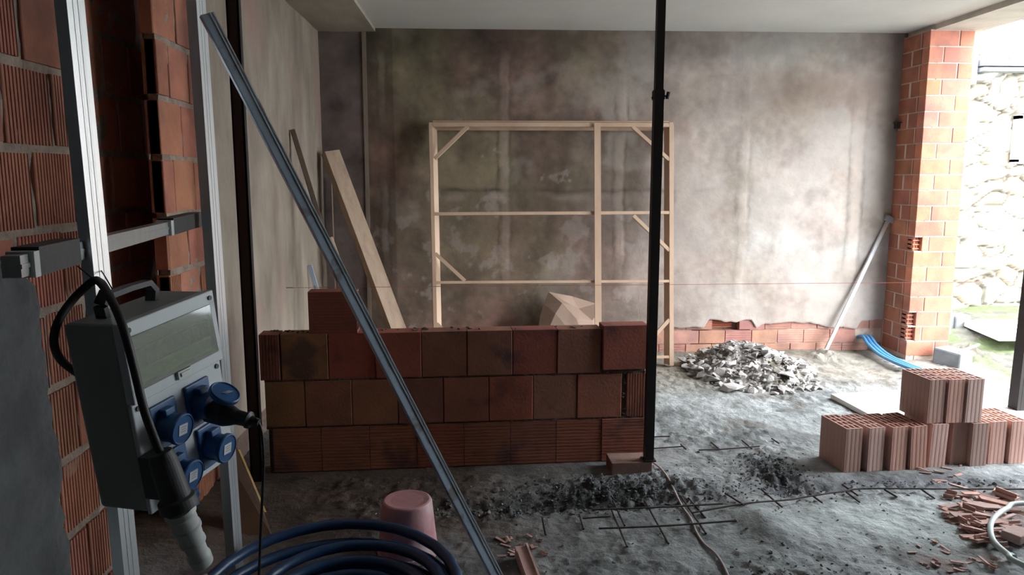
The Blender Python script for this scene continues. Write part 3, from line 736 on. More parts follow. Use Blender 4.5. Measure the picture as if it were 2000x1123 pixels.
# ------------------------------------------------------------------ scaffold frame beside the near wall
SX = -.800
sf = empty('scaffold', (SX, 1.9, 0), label='upright aluminium scaffold of two stiles and a cross bar beside the ribbed brick wall', cat='scaffold')
def SXY(y): return SX - .16 * (y - 1.62)
def stile(px, Y0, Yt, L, wd):
    X1 = PY(px, 100, Yt).x; bm = NB(); a_ = R(-8)
    hexa(bm, [(X1 - wd, Y0, -.01), (X1, Y0, -.01), (X1, Y0 + L, -.01), (X1 - wd, Y0 + L, -.01), (X1 - wd, Yt, 2.6), (X1, Yt, 2.6), (X1, Yt + L, 2.6), (X1 - wd, Yt + L, 2.6)])
    for f in (.32, .6):
        s = f * L
        hexa(bm, [(X1, Y0 + s, 0), (X1 + .0008, Y0 + s, 0), (X1 + .0008, Y0 + s + .004, 0), (X1, Y0 + s + .006, 0), (X1, Yt + s, 2.59), (X1 + .0008, Yt + s, 2.59), (X1 + .0008, Yt + s + .004, 2.59), (X1, Yt + s + .006, 2.59)])
    bmesh.ops.rotate(bm, cent=(X1, Y0, 0), matrix=Matrix.Rotation(a_, 3, 'Z'), verts=bm.verts)
    obj('stile', bm, 'alu', sf, world=True)
stile(136, 1.645, 1.57, .056, .027); stile(391, 2.72, 2.66, .066, .036)
def barp(y, z, off=.05): return Vector((SXY(y) - off, y, z))
bm = NB(); beam(bm, barp(1.30, 1.452, .03), barp(2.82, 1.452, .03), .038, .03, (1, 0, 0)); beam(bm, barp(1.30, 1.452, .028), barp(2.82, 1.452, .028), .008, .004, (1, 0, 0)); obj('cross_bar', bm, 'alu', sf, world=True)
for y0, y1 in ((1.36, 1.56), (2.36, 2.80)):
    bm = NB(); beam(bm, barp(y0, 1.455, .022), barp(y1, 1.455, .022), .052, .045, (1, 0, 0)); obj('sleeve', bm, 'charcoal', sf, world=True)
for y0, y1 in ((1.335, 1.358), (2.325, 2.358)):
    bm = NB(); beam(bm, barp(y0, 1.452, .021), barp(y1, 1.452, .021), .046, .045, (1, 0, 0)); obj('bracket', bm, 'lgrey', sf, world=True)

# aluminium straightedge leaning across
p = Vector((.10, 2.735, -.005)); q2 = PY(404, 26, 2.635)
se = empty('straightedge', p, label='long aluminium straightedge slanting from the floor up to the far stile of the scaffold', cat='straightedge')
bm = NB(); q = Vector(q2); beam(bm, p, q, .046, .018, (.55, -.8, .3)); obj('bar', bm, 'galv', se, world=True, bevel=.002)
a_ = (q - p).normalized(); n_ = Vector((.55, -.8, .3)); n_ = (n_ - a_ * n_.dot(a_)).normalized(); s_ = a_.cross(n_)
for k in (.0215, .010):
    bm = NB(); beam(bm, p - s_ * -k + n_ * .003, q - s_ * -k + n_ * .003, .004, .0035, n_); obj('ridge', bm, 'alu', se, world=True)

# ------------------------------------------------------------------ power distribution box
BM3 = Matrix(((.313, -.948, -.059), (.943, .317, -.096), (.11, -.026, .994)))
bx = empty('socket_box', (-.6673, 1.4668, .9255), BM3.to_euler(), label='grey power distribution box with clear cover and four blue sockets hung on the scaffold', cat='socket box')
bm = NB(); box(bm, 0, .268, .004, .128, 0, .40); obj('housing', bm, 'box', bx, bevel=.008)
bm = NB(); box(bm, -.003, .271, -.004, .006, -.002, .235); obj('lower_plate', bm, 'plate', bx, bevel=.003)
bm = NB()
for a in ((-.003, .271, .372, .402), (-.003, .271, .238, .268), (-.003, .014, .26, .38), (.254, .271, .26, .38)): box(bm, a[0], a[1], -.014, .006, a[2], a[3])
obj('cover_frame', bm, 'plate', bx, bevel=.002)
bm = NB(); hexa(bm, [(.014, -.018, .262), (.256, -.018, .262), (.256, -.006, .262), (.014, -.006, .262), (.014, -.014, .374), (.256, -.014, .374), (.256, -.004, .374), (.014, -.004, .374)])
obj('clear_cover', bm, 'clear', bx, bevel=.002)
bm = NB(); box(bm, .02, .25, .000, .004, .30, .34)
for i in range(8): box(bm, .03 + i * .027, .052 + i * .027, -.003, .001, .303, .337)
obj('breaker_row', bm, 'charcoal', bx)
bm = NB(); box(bm, .118, .158, -.020, -.012, .245, .262); box(bm, .124, .152, -.023, -.019, .250, .258); la = obj('latch', bm, 'lgrey', bx)
for x, z in ((.012, .225), (.256, .225), (.014, .387), (.256, .387), (.262, .03)):
    bm = NB(); lathe(bm, [(0, 0), (.0055, 0), (.0055, .003), (0, .003)], 14, axis_mtx((x, -.004 if z < .3 else -.014, z), (x, -.1, z))); obj('screw', bm, 'charcoal', bx)
# handle
bm = NB(); hp = [(.055, .075, .395), (.05, .072, .425), (.068, .07, .447), (.12, .07, .449), (.175, .07, .447), (.193, .072, .425), (.188, .075, .395)]
for a, b in zip(hp, hp[1:]): beam(bm, a, b, .026, .011, (0, 0, 1) if abs(a[2] - b[2]) < .01 else (1, 0, .2))
obj('handle', bm, 'charcoal', bx)
def socket(cx, cz, open_=False):
    bm = NB(); box(bm, cx - .038, cx + .038, -.012, -.003, cz - .048, cz + .050)
    bmz = bm; s = obj('socket', bmz, 'blueplastic', bx, bevel=.003)
    bm = NB(); lathe(bm, [(0, 0), (.031, 0), (.030, .034), (0, .034)], 28, axis_mtx((cx, -.008, cz - .004), (cx, -.1, cz - .012))); obj('barrel', bm, 'blueplastic', s, smooth=False)
    bm = NB(); box(bm, cx - .014, cx + .014, -.028, -.008, cz + .024, cz + .038); obj('hinge', bm, 'blueplastic', s, bevel=.002)
    if open_: a, b = Vector((cx + .010, -.066, cz + .016)), Vector((cx + .012, -.100, cz + .064))
    else: a, b = Vector((cx, -.040, cz - .006)), Vector((cx, -.1, cz - .016))
    mx = axis_mtx(a, b)
    bm = NB(); lathe(bm, [(0, 0), (.032, 0), (.034, .002), (.034, .010), (.0315, .0125), (.030, .0125), (.029, .0105), (0, .011)], 36, mx); cp = obj('cap', bm, 'blueplastic', s, smooth=False, bevel=.0006)
    bm = NB(); U_ = (mx.to_3x3() @ Vector((0, 0, 1)))
    c0 = a + U_ * .0118; zz = (Vector((0, 0, 1)) - U_ * U_.z).normalized() if abs(U_.z) < .8 else Vector((0, -1, 0)); xx = zz.cross(U_).normalized()
    zz = (zz + xx * .12).normalized(); xx = zz.cross(U_)
    hexa(bm, [c0 + xx * i * .0125 + zz * j * .0115 + U_ * k for k in (-.0012, .0004) for i, j in ((-1, -1), (1, -1), (1, 1), (-1, 1))]); lb = obj('rating_label', bm, 'label', cp)
    bm = NB()
    for r_ in range(3):
        L = (.8, .6, .7)[r_]; o_ = c0 + zz * (.006 - r_ * .005) + U_ * .0004
        hexa(bm, [o_ + xx * i * .0105 * L + zz * j * .0005 + U_ * k for k in (0, .0002) for i, j in ((-1, -1), (1, -1), (1, 1), (-1, 1))])
    for v in bm.verts: pass
    obj('print', bm, 'ink', cp)
socket(.070, .165); socket(.192, .062); socket(.076, .057); socket(.178, .168, True)
# inlet at the lower left
bm = NB(); lathe(bm, [(0, 0), (.022, .002), (.026, .02), (.0275, .06), (.029, .10), (.036, .104), (.037, .125), (.030, .128), (0, .128)], 32, axis_mtx((-.012, -.062, .150), (-.008, -.080, .03)))
box(bm, -.012, .03, -.055, -.004, .04, .13)
obj('inlet', bm, 'charcoal', bx, smooth=False, bevel=.001)
# spare small blue cap hanging under the lowest socket
bm = NB(); lathe(bm, [(0, 0), (.019, .001), (.021, .006), (.015, .010), (0, .004)], 28, axis_mtx((.07, -.042, .012), (.085, -.1, .04))); box(bm, .062, .086, -.046, -.038, -.022, .008)
obj('spare_cap', bm, 'blueplastic', bx)
BW = Matrix.LocRotScale(bx.location, bx.rotation_euler, None)
def bl(x, y, z): return BW @ Vector((x, y, z))
# feed cable with pale connector
fc = empty('feed_cable', bl(-.02, -.06, .14), label='thick black feed cable looped over the box handle, ending in a pale grey round connector', cat='cable')
bm = NB(); pr = [(0, 0), (.028, 0), (.031, .012), (.027, .020), (.0265, .045), (.029, .048), (.029, .054), (.026, .056), (.024, .085), (.026, .088), (.026, .094), (.0215, .098), (.0205, .125), (.024, .135), (.023, .155), (.012, .165), (0, .166)]
lathe(bm, pr, 32, axis_mtx(bl(-.0085, -.078, .024), bl(.036, -.074, -.14))); obj('connector', bm, 'lgrey', fc, world=True, smooth=False)
bm = NB(); cp = catmull([bl(-.012, -.062, .145), PY(283, 805, 1.405), PY(262, 720, 1.415), PY(238, 632, 1.43), PY(210, 572, 1.49), PY(192, 549, 1.54), PY(176, 553, 1.54), PY(140, 588, 1.52), PY(112, 632, 1.49), PY(106, 672, 1.49), PY(122, 706, 1.53), PY(160, 735, 1.60)], 8)
tube(bm, cp, .0085, 10); obj('cord', bm, 'black', fc, world=True, smooth=True)
bm = NB(); tube(bm, catmull([bl(.03, -.078, -.155), bl(.045, -.08, -.3), bl(.05, -.04, -.5), bl(.1, .05, -.70)], 8), .006, 8); obj('tail', bm, 'lgrey', fc, world=True, smooth=True)
# wire that ties the box to the stile
bm = NB(); tube(bm, catmull([PY(152, 520, 1.62), PY(182, 545, 1.55), PY(200, 556, 1.545), PY(222, 572, 1.56), PY(205, 540, 1.60), PY(192, 520, 1.66)], 6), .0015, 6)
obj('tie_wire', bm, 'black', label='thin dark wire binding the box handle to the near stile of the scaffold', cat='wire')
# black plug and lead in the open socket
pg = empty('extension_lead', bl(.178, -.04, .168), label='thin black lead plugged into the open blue socket and hanging down past the steel post', cat='cable')
bm = NB(); lathe(bm, [(0, 0), (.026, 0), (.0265, .04), (.022, .055), (.0165, .068), (.0155, .092), (.019, .094), (.019, .099), (.011, .103), (.0075, .122), (0, .122)], 26, axis_mtx(bl(.180, -.030, .150), bl(.184, -.15, .128))); obj('plug', bm, 'black', pg, world=True, smooth=False)
e0 = bl(.1838, -.148, .1287)
Ye = e0.y
bm = NB(); tube(bm, catmull([e0, PY(500, 818, Ye), PY(510, 840, Ye), PY(514, 880, Ye), PY(514, 930, Ye + .01), PY(511, 1000, Ye + .02), PY(506, 1120, Ye + .05), PY(500, 1300, Ye + .1), PZ(500, 1500, .01)], 8), .0034, 8); obj('cord', bm, 'black', pg, world=True, smooth=True)

# ------------------------------------------------------------------ blue conduit coil
def ringpts(cx, cy, r, z, n, ph=0, a0=0, tilt=0, e=1, tz=0):
    out = []
    for i in range(n):
        a = a0 + i * 2 * math.pi / n
        out.append((cx + r * math.cos(a), cy + r * e * math.sin(a), z + tilt * math.sin(a) + tz * math.cos(a)))
    return out
bm = NB(); CX, CY = -.505, 2.43
spec = [(.455, .170, -.02, .045), (.420, .150, -.01, .0), (.330, .165, .05, .02), (.318, .125, .06, -.01), (.275, .150, .04, 0), (.225, .12, .03, 0), (.41, .045, 0, 0), (.372, .03, 0, 0), (.335, .04, 0, 0), (.24, .035, 0, 0)]
pts = []
for i, (r, z, dx, tl) in enumerate(spec):
    r2, z2, dx2, tl2 = spec[min(i + 1, len(spec) - 1)]
    for k in range(28):
        f = sstep(.72, 1, k / 28); a = -math.pi / 2 + k * 2 * math.pi / 28
        rr = r + (r2 - r) * f; zz = z + (z2 - z) * f; d = dx + (dx2 - dx) * f; tt = tl + (tl2 - tl) * f
        pts.append((CX + d + rr * math.cos(a), CY + rr * math.sin(a) * .98, max(.02, zz + tt * math.sin(a))))
tube(bm, pts, .021, 12)
obj('conduit_coil', bm, 'bluehose', smooth=True, label='big coil of glossy dark blue conduit lying in front of the pink bucket', cat='coil')

# ------------------------------------------------------------------ bucket
t = empty('bucket', (-.305, 3.03, 0), label='dirty pink plastic bucket standing upside down on the soil behind the blue coil', cat='bucket')
bm = NB(); lathe(bm, [(0, .243), (.07, .244), (.094, .248), (.102, .245), (.107, .236), (.118, .12), (.125, .05), (.127, .046), (.128, .03), (.132, .028), (.133, .0), (.129, 0), (.119, .05), (.098, .235), (0, .238)], 56)
obj('shell', bm, 'bucket', t, smooth=False, bevel=.001)
for f in bpy.data.objects['shell'].data.polygons: f.use_smooth = abs(f.normal.z) < .7
bm = NB(); tube(bm, catmull([(.132, .0, .02), (.11, -.10, .012), (0, -.145, .010), (-.11, -.10, .012), (-.132, .0, .02)], 8), .0025, 6); obj('bail', bm, 'rust', t)

# ------------------------------------------------------------------ stack of hollow blocks
ang = math.atan2(.09, 1.1)
base = NB(); hollow(base, .0975, .245, .25, 3, 4, .0075, (4, 7), .0008)
ob0 = obj('hollow_block', base, 'loosebrick', cat='block', group='hollow blocks stacked at the open side')
U2 = Vector((math.cos(ang), math.sin(ang), 0)); V2 = Vector((-.115, .99, 0)).normalized()
def place(o, px, py, zb, yaw, tilt=0, lx=0, label=''):
    p = PZ(px, py, zb)                       # front left bottom corner
    a = ang + yaw; ux = Vector((math.cos(a), math.sin(a), 0)); vy = Vector((-math.sin(a), math.cos(a), 0))
    o.location = p + ux * .0495 + vy * .1225
    o.rotation_euler = (0, tilt, a); o['label'] = label
lay_ = [(1648, 923, .03, .0, 'first hollow block at the free end of the bottom row, its broad side showing'),
        (1693, 921.5, .08, .0, 'redder hollow block, second along the bottom row of the stack'),
        (1738, 920, .08, .0, 'pale-fronted hollow block, third along the bottom row, touching the redder one'),
        (1777, 918, .05, -.035, 'hollow block tilted sideways in the bottom row, below the side of the upper tier'),
        (1813, 913, .0, .03, 'hollow block tilted the other way, pushed forward below the upper tier'),
        (1855, 908, .0, .0, 'recessed hollow block in the bottom row, in the middle beneath the upper tier'),
        (1894, 911, .0, .0, 'hollow block pushed forward in the bottom row, under the far end of the upper tier'),
        (1929, 907, .0, .0, 'set-back hollow block in the bottom row, just beyond the upper tier'),
        (1969, 906, .0, .0, 'last hollow block of the bottom row before the dark post')]
for i, (px, py, yw, tl, lb) in enumerate(lay_):
    o = ob0 if i == 0 else ob0.copy()
    if i: COL.objects.link(o)
    place(o, px, py, .0, yw, tl, label=lb)
ups = ['reddish hollow block of the upper tier, the one with its broad side showing', 'middle hollow block of the three in the upper tier', 'pale hollow block at the far end of the upper tier']
for i in range(3):
    o = ob0.copy(); COL.objects.link(o)
    place(o, 1810 + i * 37.2, 827 - i * .6, .252, -.01, 0, label=ups[i])

# ------------------------------------------------------------------ boards on the ground
def slab(name, c, th, m, **k):
    bm = NB(); o0 = Vector(c[0]); v = [Vector(p) - o0 for p in c]
    hexa(bm, [p - Vector((0, 0, th)) for p in v] + v); o = obj(name, bm, m, bevel=.004, **k); o.location = o0; return o
z = .045
slab('white_board', [PZ(1622, 769, z), PZ(1722, 822, z), PZ(1900, 812, z), PZ(1790, 759, z)], .035, 'slabboard', label='larger dusty white board on the soil behind the blocks, its pointed corner free', cat='board')
slab('white_board', [PZ(1868, 788, z), PZ(1900, 812, z) + Vector((.05, -.02, 0)), PZ(2030, 818, z), PZ(1990, 785, z)], .035, 'slabboard', label='dusty white board on the soil between the hollow blocks and the dark post', cat='board')
z = .17
slab('outdoor_board', [PZ(1877, 625, z), PZ(1951, 656, z), PZ(2060, 656, z), PZ(1995, 624, z)], .05, 'slabboard', label='pale thick board lying outside on the bank at the foot of the stone wall', cat='board')
for a, b, lb in (((1850, 640), (.075, .14, .12), 'pale grey kerb block on the ground at the foot of the brick pillar'), ((1867, 641), (.15, .16, .13), 'darker bluish kerb block between the pillar foot and the outdoor board')):
    p = PZ(*a, .10); bm = NB(); box(bm, 0, b[0], 0, b[1], -.06, b[2]); o = obj('kerb_block', bm, 'kerb', bevel=.01, label=lb, cat='block'); o.location = p
p = PZ(1878, 690, .14); bm = NB(); vv = box(bm, 0, .20, 0, .24, -.16, .01); vv[4].co.z -= .02
o = obj('flat_stone', bm, 'kerb', bevel=.015, label='flat grey stone slab half sunk in the earth bank outside', cat='stone'); o.location = p; o.rotation_euler = (0, .05, .5)
lean('white_lath', PZ(1873, 686, .20), PZ(1912, 671, .22), .02, .015, (0, 0, 1), 'white', label='short white lath lying on the flat stone in the yard', cat='lath')

# leaning bar and blue tubes near the pillar
t = empty('leaning_bar', PZ(1611, 690, .02), label='slim pale metal bar with a small head leaning on the wall beside the pillar', cat='bar')
p = PZ(1611, 690, .0); q = PY(1737, 428, WY - .03)
bm = NB(); beam(bm, p, q, .030, .02, (.1, -1, .1)); obj('shaft', bm, 'alu', t, world=True)
bm = NB(); a_ = (q - p).normalized(); s_ = a_.cross(Vector((0, 1, 0))).normalized(); beam(bm, q - s_ * .045 + Vector((0, -.02, 0)), q + s_ * .045 + Vector((0, -.02, 0)), .05, .03, (0, -1, 0)); obj('head', bm, 'kerb', t, world=True)
bt = [('outermost of the three blue tubes, nearest the leaning bar', 0), ('middle one of the three blue tubes', 1), ('blue tube closest to the brick pillar', 2)]
for lb, i in bt:
    d = i * 9
    e = i * .036
    pts = catmull([(3.60 + e, 6.74, .12), (3.60 + e, 6.64, .145), (3.585 + e, 6.5, .10), (3.575 + e, 6.3, .06), (3.57 + e, 6.05, .05), (3.60 + e, 5.8, .045), (3.66 + e, 5.55, .04)], 8)
    bm = NB(); n_ = len(pts); tube(bm, pts, .0155, 10)
    obj('conduit_tube', bm, 'bluetube', smooth=True, label=lb + ', coming out of the wall foot', cat='tube', group='blue tubes at the wall foot')
bm = NB(); p = PY(1755, 240, WY - .02); box(bm, -.06, .03, -.05, .02, -.006, .006); box(bm, -.05, .0, -.03, .02, -.05, -.006)
o = obj('steel_bracket', bm, 'rust', label='small rusty bracket set in the back wall high up beside the brick pillar', cat='bracket'); o.location = p + Vector((.02, 0, 0))
bm = NB(); tube(bm, [PY(1853, 652, 6.86), PY(1858, 560, 6.86)], .018, 8); obj('drain_pipe', bm, 'kerb', label='short grey pipe standing behind the foot of the brick pillar', cat='pipe')

# mason's string on its nail
t = empty('mason_string', (LX, 5.33, .83), label='thin red mason line stretched level across the room from a nail in the side wall', cat='string')
a = PX(560, 562, LX + .002); b = PY(2000, 550, a.y); b = a + (b - a) * 1.04
bm = NB(); tube(bm, [a + Vector((.03, 0, 0)), b], .0016, 5); obj('line', bm, 'string', t, world=True)
bm = NB(); tube(bm, [a - Vector((.01, 0, 0)), a + Vector((.045, 0, 0))], .003, 6); obj('nail', bm, 'rust', t, world=True)
for m_ in (): pass

# ------------------------------------------------------------------ rubble heap
HC = PZ(1480, 738, 0); HC = Vector((2.08, 5.95, 0))
def heap(x, y):
    dx, dy = (x - 2.27) / .56, (y - 6.05) / .62
    r = math.sqrt(dx * dx + dy * dy)
    return max(0, 1 - r) ** .9 * .24 * (1 + .35 * fbm(x, y, 3, 2, 4))
bm = NB(); n = 54; g = []
for j in range(n + 1):
    g.append([bm.verts.new((x := 1.76 + 1.14 * i / n, y := 5.35 + 1.33 * j / n, max(ground(x, y) - .012, -.03) + heap(x, y) * (1 + .25 * fbm(x, y, 2, 3, 6)) + (.02 * fbm(x, y, 9, 3, 18) if heap(x, y) > .01 else 0))) for i in range(n + 1)])
for j in range(n):
    for i in range(n): bm.faces.new((g[j][i], g[j][i + 1], g[j + 1][i + 1], g[j + 1][i]))
rnd = random.Random(5)
for i in range(900):
    a = rnd.uniform(0, 6.283); r = rnd.random() ** .6 * 1.06
    x, y = 2.28 + math.cos(a) * r * .50, 6.03 + math.sin(a) * r * .64
    if y > 6.64: continue
    chunk(bm, (x, y, max(heap(x, y), ground(x, y)) + .006), rnd.uniform(.010, .024), .7, 8, rnd)
obj('rubble_heap', bm, 'rubblemass', label='heap of broken plaster and mortar rubble at the foot of the back wall', cat='rubble', kind='stuff')
protos = []
for i in range(14):
    bm = NB(); chunk(bm, (0, 0, 0), 1, rnd.uniform(.25, .6), 9, rnd); me = obj('rubble_chunk', bm, 'rubble', bevel=0); protos.append(me)
used = set()
for i in range(285):
    a = rnd.uniform(0, 6.283); r = rnd.random() ** .55 * 1.12
    if a < math.pi and rnd.random() < .4: a = -a
    x, y = 2.28 + math.cos(a) * r * .50, 6.0 + math.sin(a) * r * .64
    if y > 6.6: continue
    k = rnd.randrange(14); o = protos[k] if k not in used else protos[k].copy()
    if k in used: COL.objects.link(o)
    used.add(k); s = rnd.uniform(.024, .058) * (1.35 if rnd.random() < .12 else 1)
    o.location = (x, y, max(heap(x, y), ground(x, y)) + s * .3); o.scale = (s * 1.2, s, s); o.rotation_euler = (rnd.uniform(-.5, .5), rnd.uniform(-.5, .5), rnd.uniform(0, 6))
    tag(o, 'angular pale lump of broken plaster lying on the rubble heap by the back wall', 'rubble', 'plaster lumps on the rubble heap')
for k in range(14):
    if k not in used: bpy.data.objects.remove(protos[k])
# big lump at the front of the heap
bm = NB(); chunk(bm, (0, 0, 0), .11, .42, 14, random.Random(11)); o = obj('plaster_lump', bm, 'rubble', label='largest flat plaster lump at the near foot of the rubble heap', cat='rubble'); o.location = PZ(1430, 757, .03)

# ------------------------------------------------------------------ brick shards
sp = []
for i in range(12):
    bm = NB(); L = rnd.uniform(.05, .14); wd = rnd.uniform(.018, .04); th = rnd.uniform(.007, .011)
    v = hexa(bm, [(0, 0, 0), (L, rnd.uniform(-.01, .01), 0), (L * rnd.uniform(.8, 1.1), wd, 0), (rnd.uniform(0, .02), wd * rnd.uniform(.7, 1.1), 0), (0, 0, th), (L, 0, th), (L * .95, wd, th), (.004, wd, th)])
    if i % 3 == 0: box(bm, .004, L * .9, wd * .45, wd * .62, th - .002, th + .016)
    sp.append(obj('brick_shard', bm, 'shard'))
zones = [(78, (1845, 2000), (960, 1065), .0, 'thin pinkish brick shard in the scatter around the pale hose', 'brick shards around the pale hose', 1),
         (12, (1800, 1885), (905, 942), .0, 'small brick flake on the soil in front of the stacked hollow blocks', 'brick flakes in front of the stacked blocks', .45),
         (26, (1790, 1990), (1060, 1118), .0, 'small brick crumb on the soil below the pale hose', 'brick crumbs below the pale hose', .4),
         (22, (985, 1080), (1045, 1078), .0, 'small red brick crumb beside the broken brick strip', 'brick crumbs by the broken brick strip', .4)]
used = set()
for n, rx, ry, _, lb, gp, sc in zones:
    for i in range(n):
        px, py = rnd.uniform(*rx), rnd.uniform(*ry)
        if n == 78 and (px - 1845) < (py - 960) * .75 - 8: px = 1845 + (py - 960) * .7 + rnd.uniform(0, 60)
        p = PZ(px, py, .01); k = rnd.randrange(12); o = sp[k] if k not in used else sp[k].copy()
        if k in used: COL.objects.link(o)
        used.add(k); o.location = (p.x, p.y, ground(p.x, p.y) + .003 + (.012 * rnd.random() if n == 78 else 0)); o.rotation_euler = (rnd.uniform(-.25, .25), rnd.uniform(-.12, .12), rnd.uniform(1.6, 3.6))
        s = sc * rnd.uniform(.7, 1.25); o.scale = (s, s, s); tag(o, lb, 'shard', gp)
for k in range(12):
    if k not in used: bpy.data.objects.remove(sp[k])
bm = NB(); box(bm, 0, .11, 0, .08, 0, .04); box(bm, .02, .09, .08, .10, .01, .02); o = obj('brick_fragment', bm, 'shard', bevel=.004, label='chunky broken end of a brick lying inside the loop of the pale hose', cat='brick'); o.location = PZ(1992, 1066, .02) ; o.rotation_euler = (0, 0, .5)
t = empty('broken_brick_strip', PZ(1022, 1123, 0), (0, 0, 0), label='broken strip of hollow brick lying on the soil beside the foot of the straightedge', cat='brick')
p = PZ(1043, 1135, .045); q = PZ(1018, 1066, .045)
bm = NB(); beam(bm, p, q, .055, .045, (0, 0, 1)); 
dd = (q - p).normalized(); ss = dd.cross(UZ)
beam(bm, p + ss * .023 + UZ * .012, q + ss * .023 + UZ * .012, .008, .012, (0, 0, 1)); beam(bm, p - ss * .023 + UZ * .010, p.lerp(q, .8) - ss * .023 + UZ * .010, .008, .010, (0, 0, 1))
obj('body', bm, 'shard', t, world=True)

# loose soil crumbs: nobody could count them
bm = NB(); rnd = random.Random(9); k = 0
while k < 2600:
    x, y = rnd.uniform(-.9, 3.2), rnd.uniform(2.45, 4.2)
    if rnd.random() > clods(x, y) ** 1.5 * 1.1 + .006: continue
    if abs(y - (4.0 + x * .048)) < .14 and x < 1.05: continue
    if x > 1.93 and y > 3.74: continue
    if math.hypot(x + .505, y - 2.43) < .53 or math.hypot(x + .305, y - 3.03) < .17: continue
    chunk(bm, (x, y, ground(x, y) + .002), rnd.uniform(.004, .013) * (1.5 if rnd.random() < .1 else 1), .8, 7, rnd); k += 1
obj('soil_crumbs', bm, 'gravel', label='dark damp crumbs of soil churned up along the trench and reinforcing bars', cat='soil', kind='stuff')
bm = NB(); k = 0
while k < 420:
    x, y = rnd.uniform(-.6, 3.3), rnd.uniform(2.6, 5.2)
    if abs(y - (4.05 + x * .048)) < .17 and x < 1.1: continue
    if x > 1.9 and y > 3.72: continue
    if math.hypot(x + .505, y - 2.43) < .53 or math.hypot(x + .305, y - 3.03) < .17: continue
    chunk(bm, (x, y, ground(x, y) + .001), rnd.uniform(.003, .009), .6, 7, rnd); k += 1
obj('pale_grit', bm, 'pebble', label='pale grit and mortar crumbs sprinkled over the grey soil', cat='grit', kind='stuff')

# ------------------------------------------------------------------ reinforcing bars
def Z2(x, y, h=.03): p = PZ(1080 + x / 3.967, 840 + y / 3.967, h); return Vector((p.x, p.y, max(h, ground(p.x, p.y) + .006)))
def Z3(x, y, h=.03): p = PZ(1540 + x / 4.348, 900 + y / 4.348, h); return Vector((p.x, p.y, max(h, ground(p.x, p.y) + .006)))
def rebar(label, bars, r=.0045):
    p0 = bars[0][0]; t = empty('rebar_mesh', (p0.x, p0.y, 0), label=label, cat='rebar')
    for b in bars:
        bm = NB(); pts = catmull(b, 8) if len(b) > 2 else [b[0].lerp(b[1], i / 6) for i in range(7)]
        tube(bm, pts, r, 7); obj('bar', bm, 'rust', t, world=True)
rebar('rusty reinforcing mesh in the soil before the low wall, crossed by the beige cable', [
    [Z2(300, 615), Z2(800, 598), Z2(1315, 570)], [Z2(355, 762), Z2(850, 742), Z2(1420, 706)],
    [Z2(450, 610, .02), Z2(575, 915, .005)], [Z2(465, 545, .02), Z2(555, 740, .01)], [Z2(710, 545, .02), Z2(895, 885, .012)],
    [Z2(990, 510, .02), Z2(1185, 815, .01)], [Z2(1050, 525, .02), Z2(1180, 690, .01)], [Z2(205, 655, .02), Z2(237, 772, .005)], [Z2(230, 682, .02), Z2(445, 668, .02)]])
rebar('long rusty reinforcing mesh running across the soil in front of the stacked hollow blocks', [
    [Z2(1080, 640), Z2(1500, 585), Z2(1825, 540), Z3(150, 305), Z3(450, 260), Z3(650, 236), Z3(1300, 238), Z3(2100, 240)],
    [Z2(1335, 490, .02), Z2(1478, 642, .005)], [Z2(1615, 460, .02), Z2(1775, 597, .01)], [Z3(180, 280, .02), Z3(285, 355, .01)],
    [Z3(455, 200, .02), Z3(590, 295, .01)], [Z3(490, 265, .02), Z3(605, 352, .01)], [Z3(815, 245, .02), Z3(920, 320, .01)], [Z3(1125, 240, .02), Z3(1240, 320, .01)], [Z3(1750, 250, .02), Z3(1880, 320, .01)]], .0045)
rebar('half buried reinforcing mesh in the floor beyond the steel prop foot', [
    [Z2(775, 142, .015), Z2(1000, 126, .015)], [Z2(1130, 157, .015), Z2(1350, 145, .015), Z2(1600, 125, .015)], [Z2(770, 52, .012), Z2(905, 47, .012)],
    [Z2(1225, 95, .015), Z2(1285, 152, .01)], [Z2(1465, 80, .015), Z2(1542, 145, .01)], [Z2(1695, 65, .015), Z2(1750, 102, .01)], [Z2(990, 110, .015), Z2(1030, 152, .01)]])
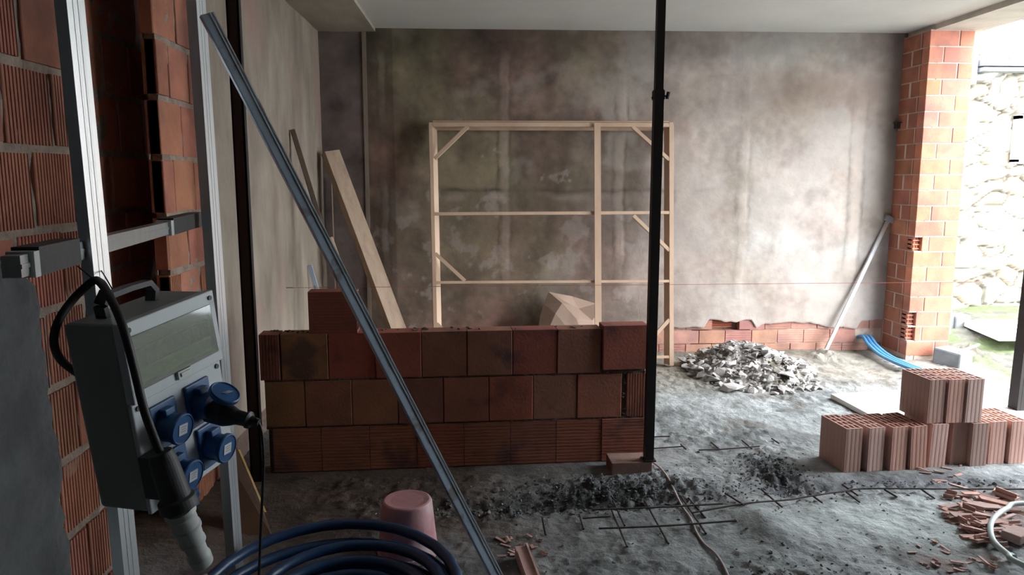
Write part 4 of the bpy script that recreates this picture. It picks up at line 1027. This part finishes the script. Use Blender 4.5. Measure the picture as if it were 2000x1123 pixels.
bm = NB(); tube(bm, [PZ(1059, 1010, .05), PZ(1066, 1045, .0)], .005, 7); obj('rebar_stub', bm, 'rust', label='short bent rod stub sticking up from the soil near the red brick crumbs', cat='rebar')

# beige cable and pale hose
pts = [Z2(*a, .016) for a in ((735, 225), (755, 238), (830, 300), (900, 390), (945, 480), (1000, 590), (1070, 690), (1110, 790), (1170, 880), (1250, 950), (1310, 1030), (1355, 1123), (1400, 1230))]
bm = NB(); tube(bm, catmull(pts, 6), .0058, 8); obj('beige_cable', bm, 'cable', smooth=True, label='dusty beige cable winding over the reinforcing mesh from the foot of the steel prop', cat='cable')
pts = [Z3(*a, .04) for a in ((2000, 362), (1850, 408), (1755, 475), (1715, 560), (1742, 680), (1860, 792), (2000, 888))]
c3 = [pts[0], pts[3], pts[6]]
def circ(a, b, c_):
    ax, ay, bx_, by, cx, cy = a.x, a.y, b.x, b.y, c_.x, c_.y
    d = 2 * (ax * (by - cy) + bx_ * (cy - ay) + cx * (ay - by))
    ux = ((ax * ax + ay * ay) * (by - cy) + (bx_ ** 2 + by ** 2) * (cy - ay) + (cx ** 2 + cy ** 2) * (ay - by)) / d
    uy = ((ax * ax + ay * ay) * (cx - bx_) + (bx_ ** 2 + by ** 2) * (ax - cx) + (cx ** 2 + cy ** 2) * (bx_ - ax)) / d
    return Vector((ux, uy, 0)), (Vector((ux, uy, 0)) - Vector((ax, ay, 0))).length
cc, cr = circ(*c3)
a0 = math.atan2(pts[0].y - cc.y, pts[0].x - cc.x); a1 = math.atan2(pts[-1].y - cc.y, pts[-1].x - cc.x)
for k in range(1, 6):
    a = a1 + ((a0 - a1) % (2 * math.pi)) * k / 6; pts.append(Vector((cc.x + cr * math.cos(a), cc.y + cr * math.sin(a), .03)))
t = empty('pale_hose', (cc.x, cc.y, 0), label='pale green hose lying in a loop on the brick shards', cat='hose')
bm = NB(); tube(bm, catmull(pts, 10, True), .0125, 12, True); obj('loop', bm, 'palehose', t, world=True, smooth=True)
p = Z3(1885, 808, .02); q = Z3(1912, 826, .02); bm = NB(); tube(bm, [p, q], .0165, 12); obj('coupling', bm, 'palehose', t, world=True)
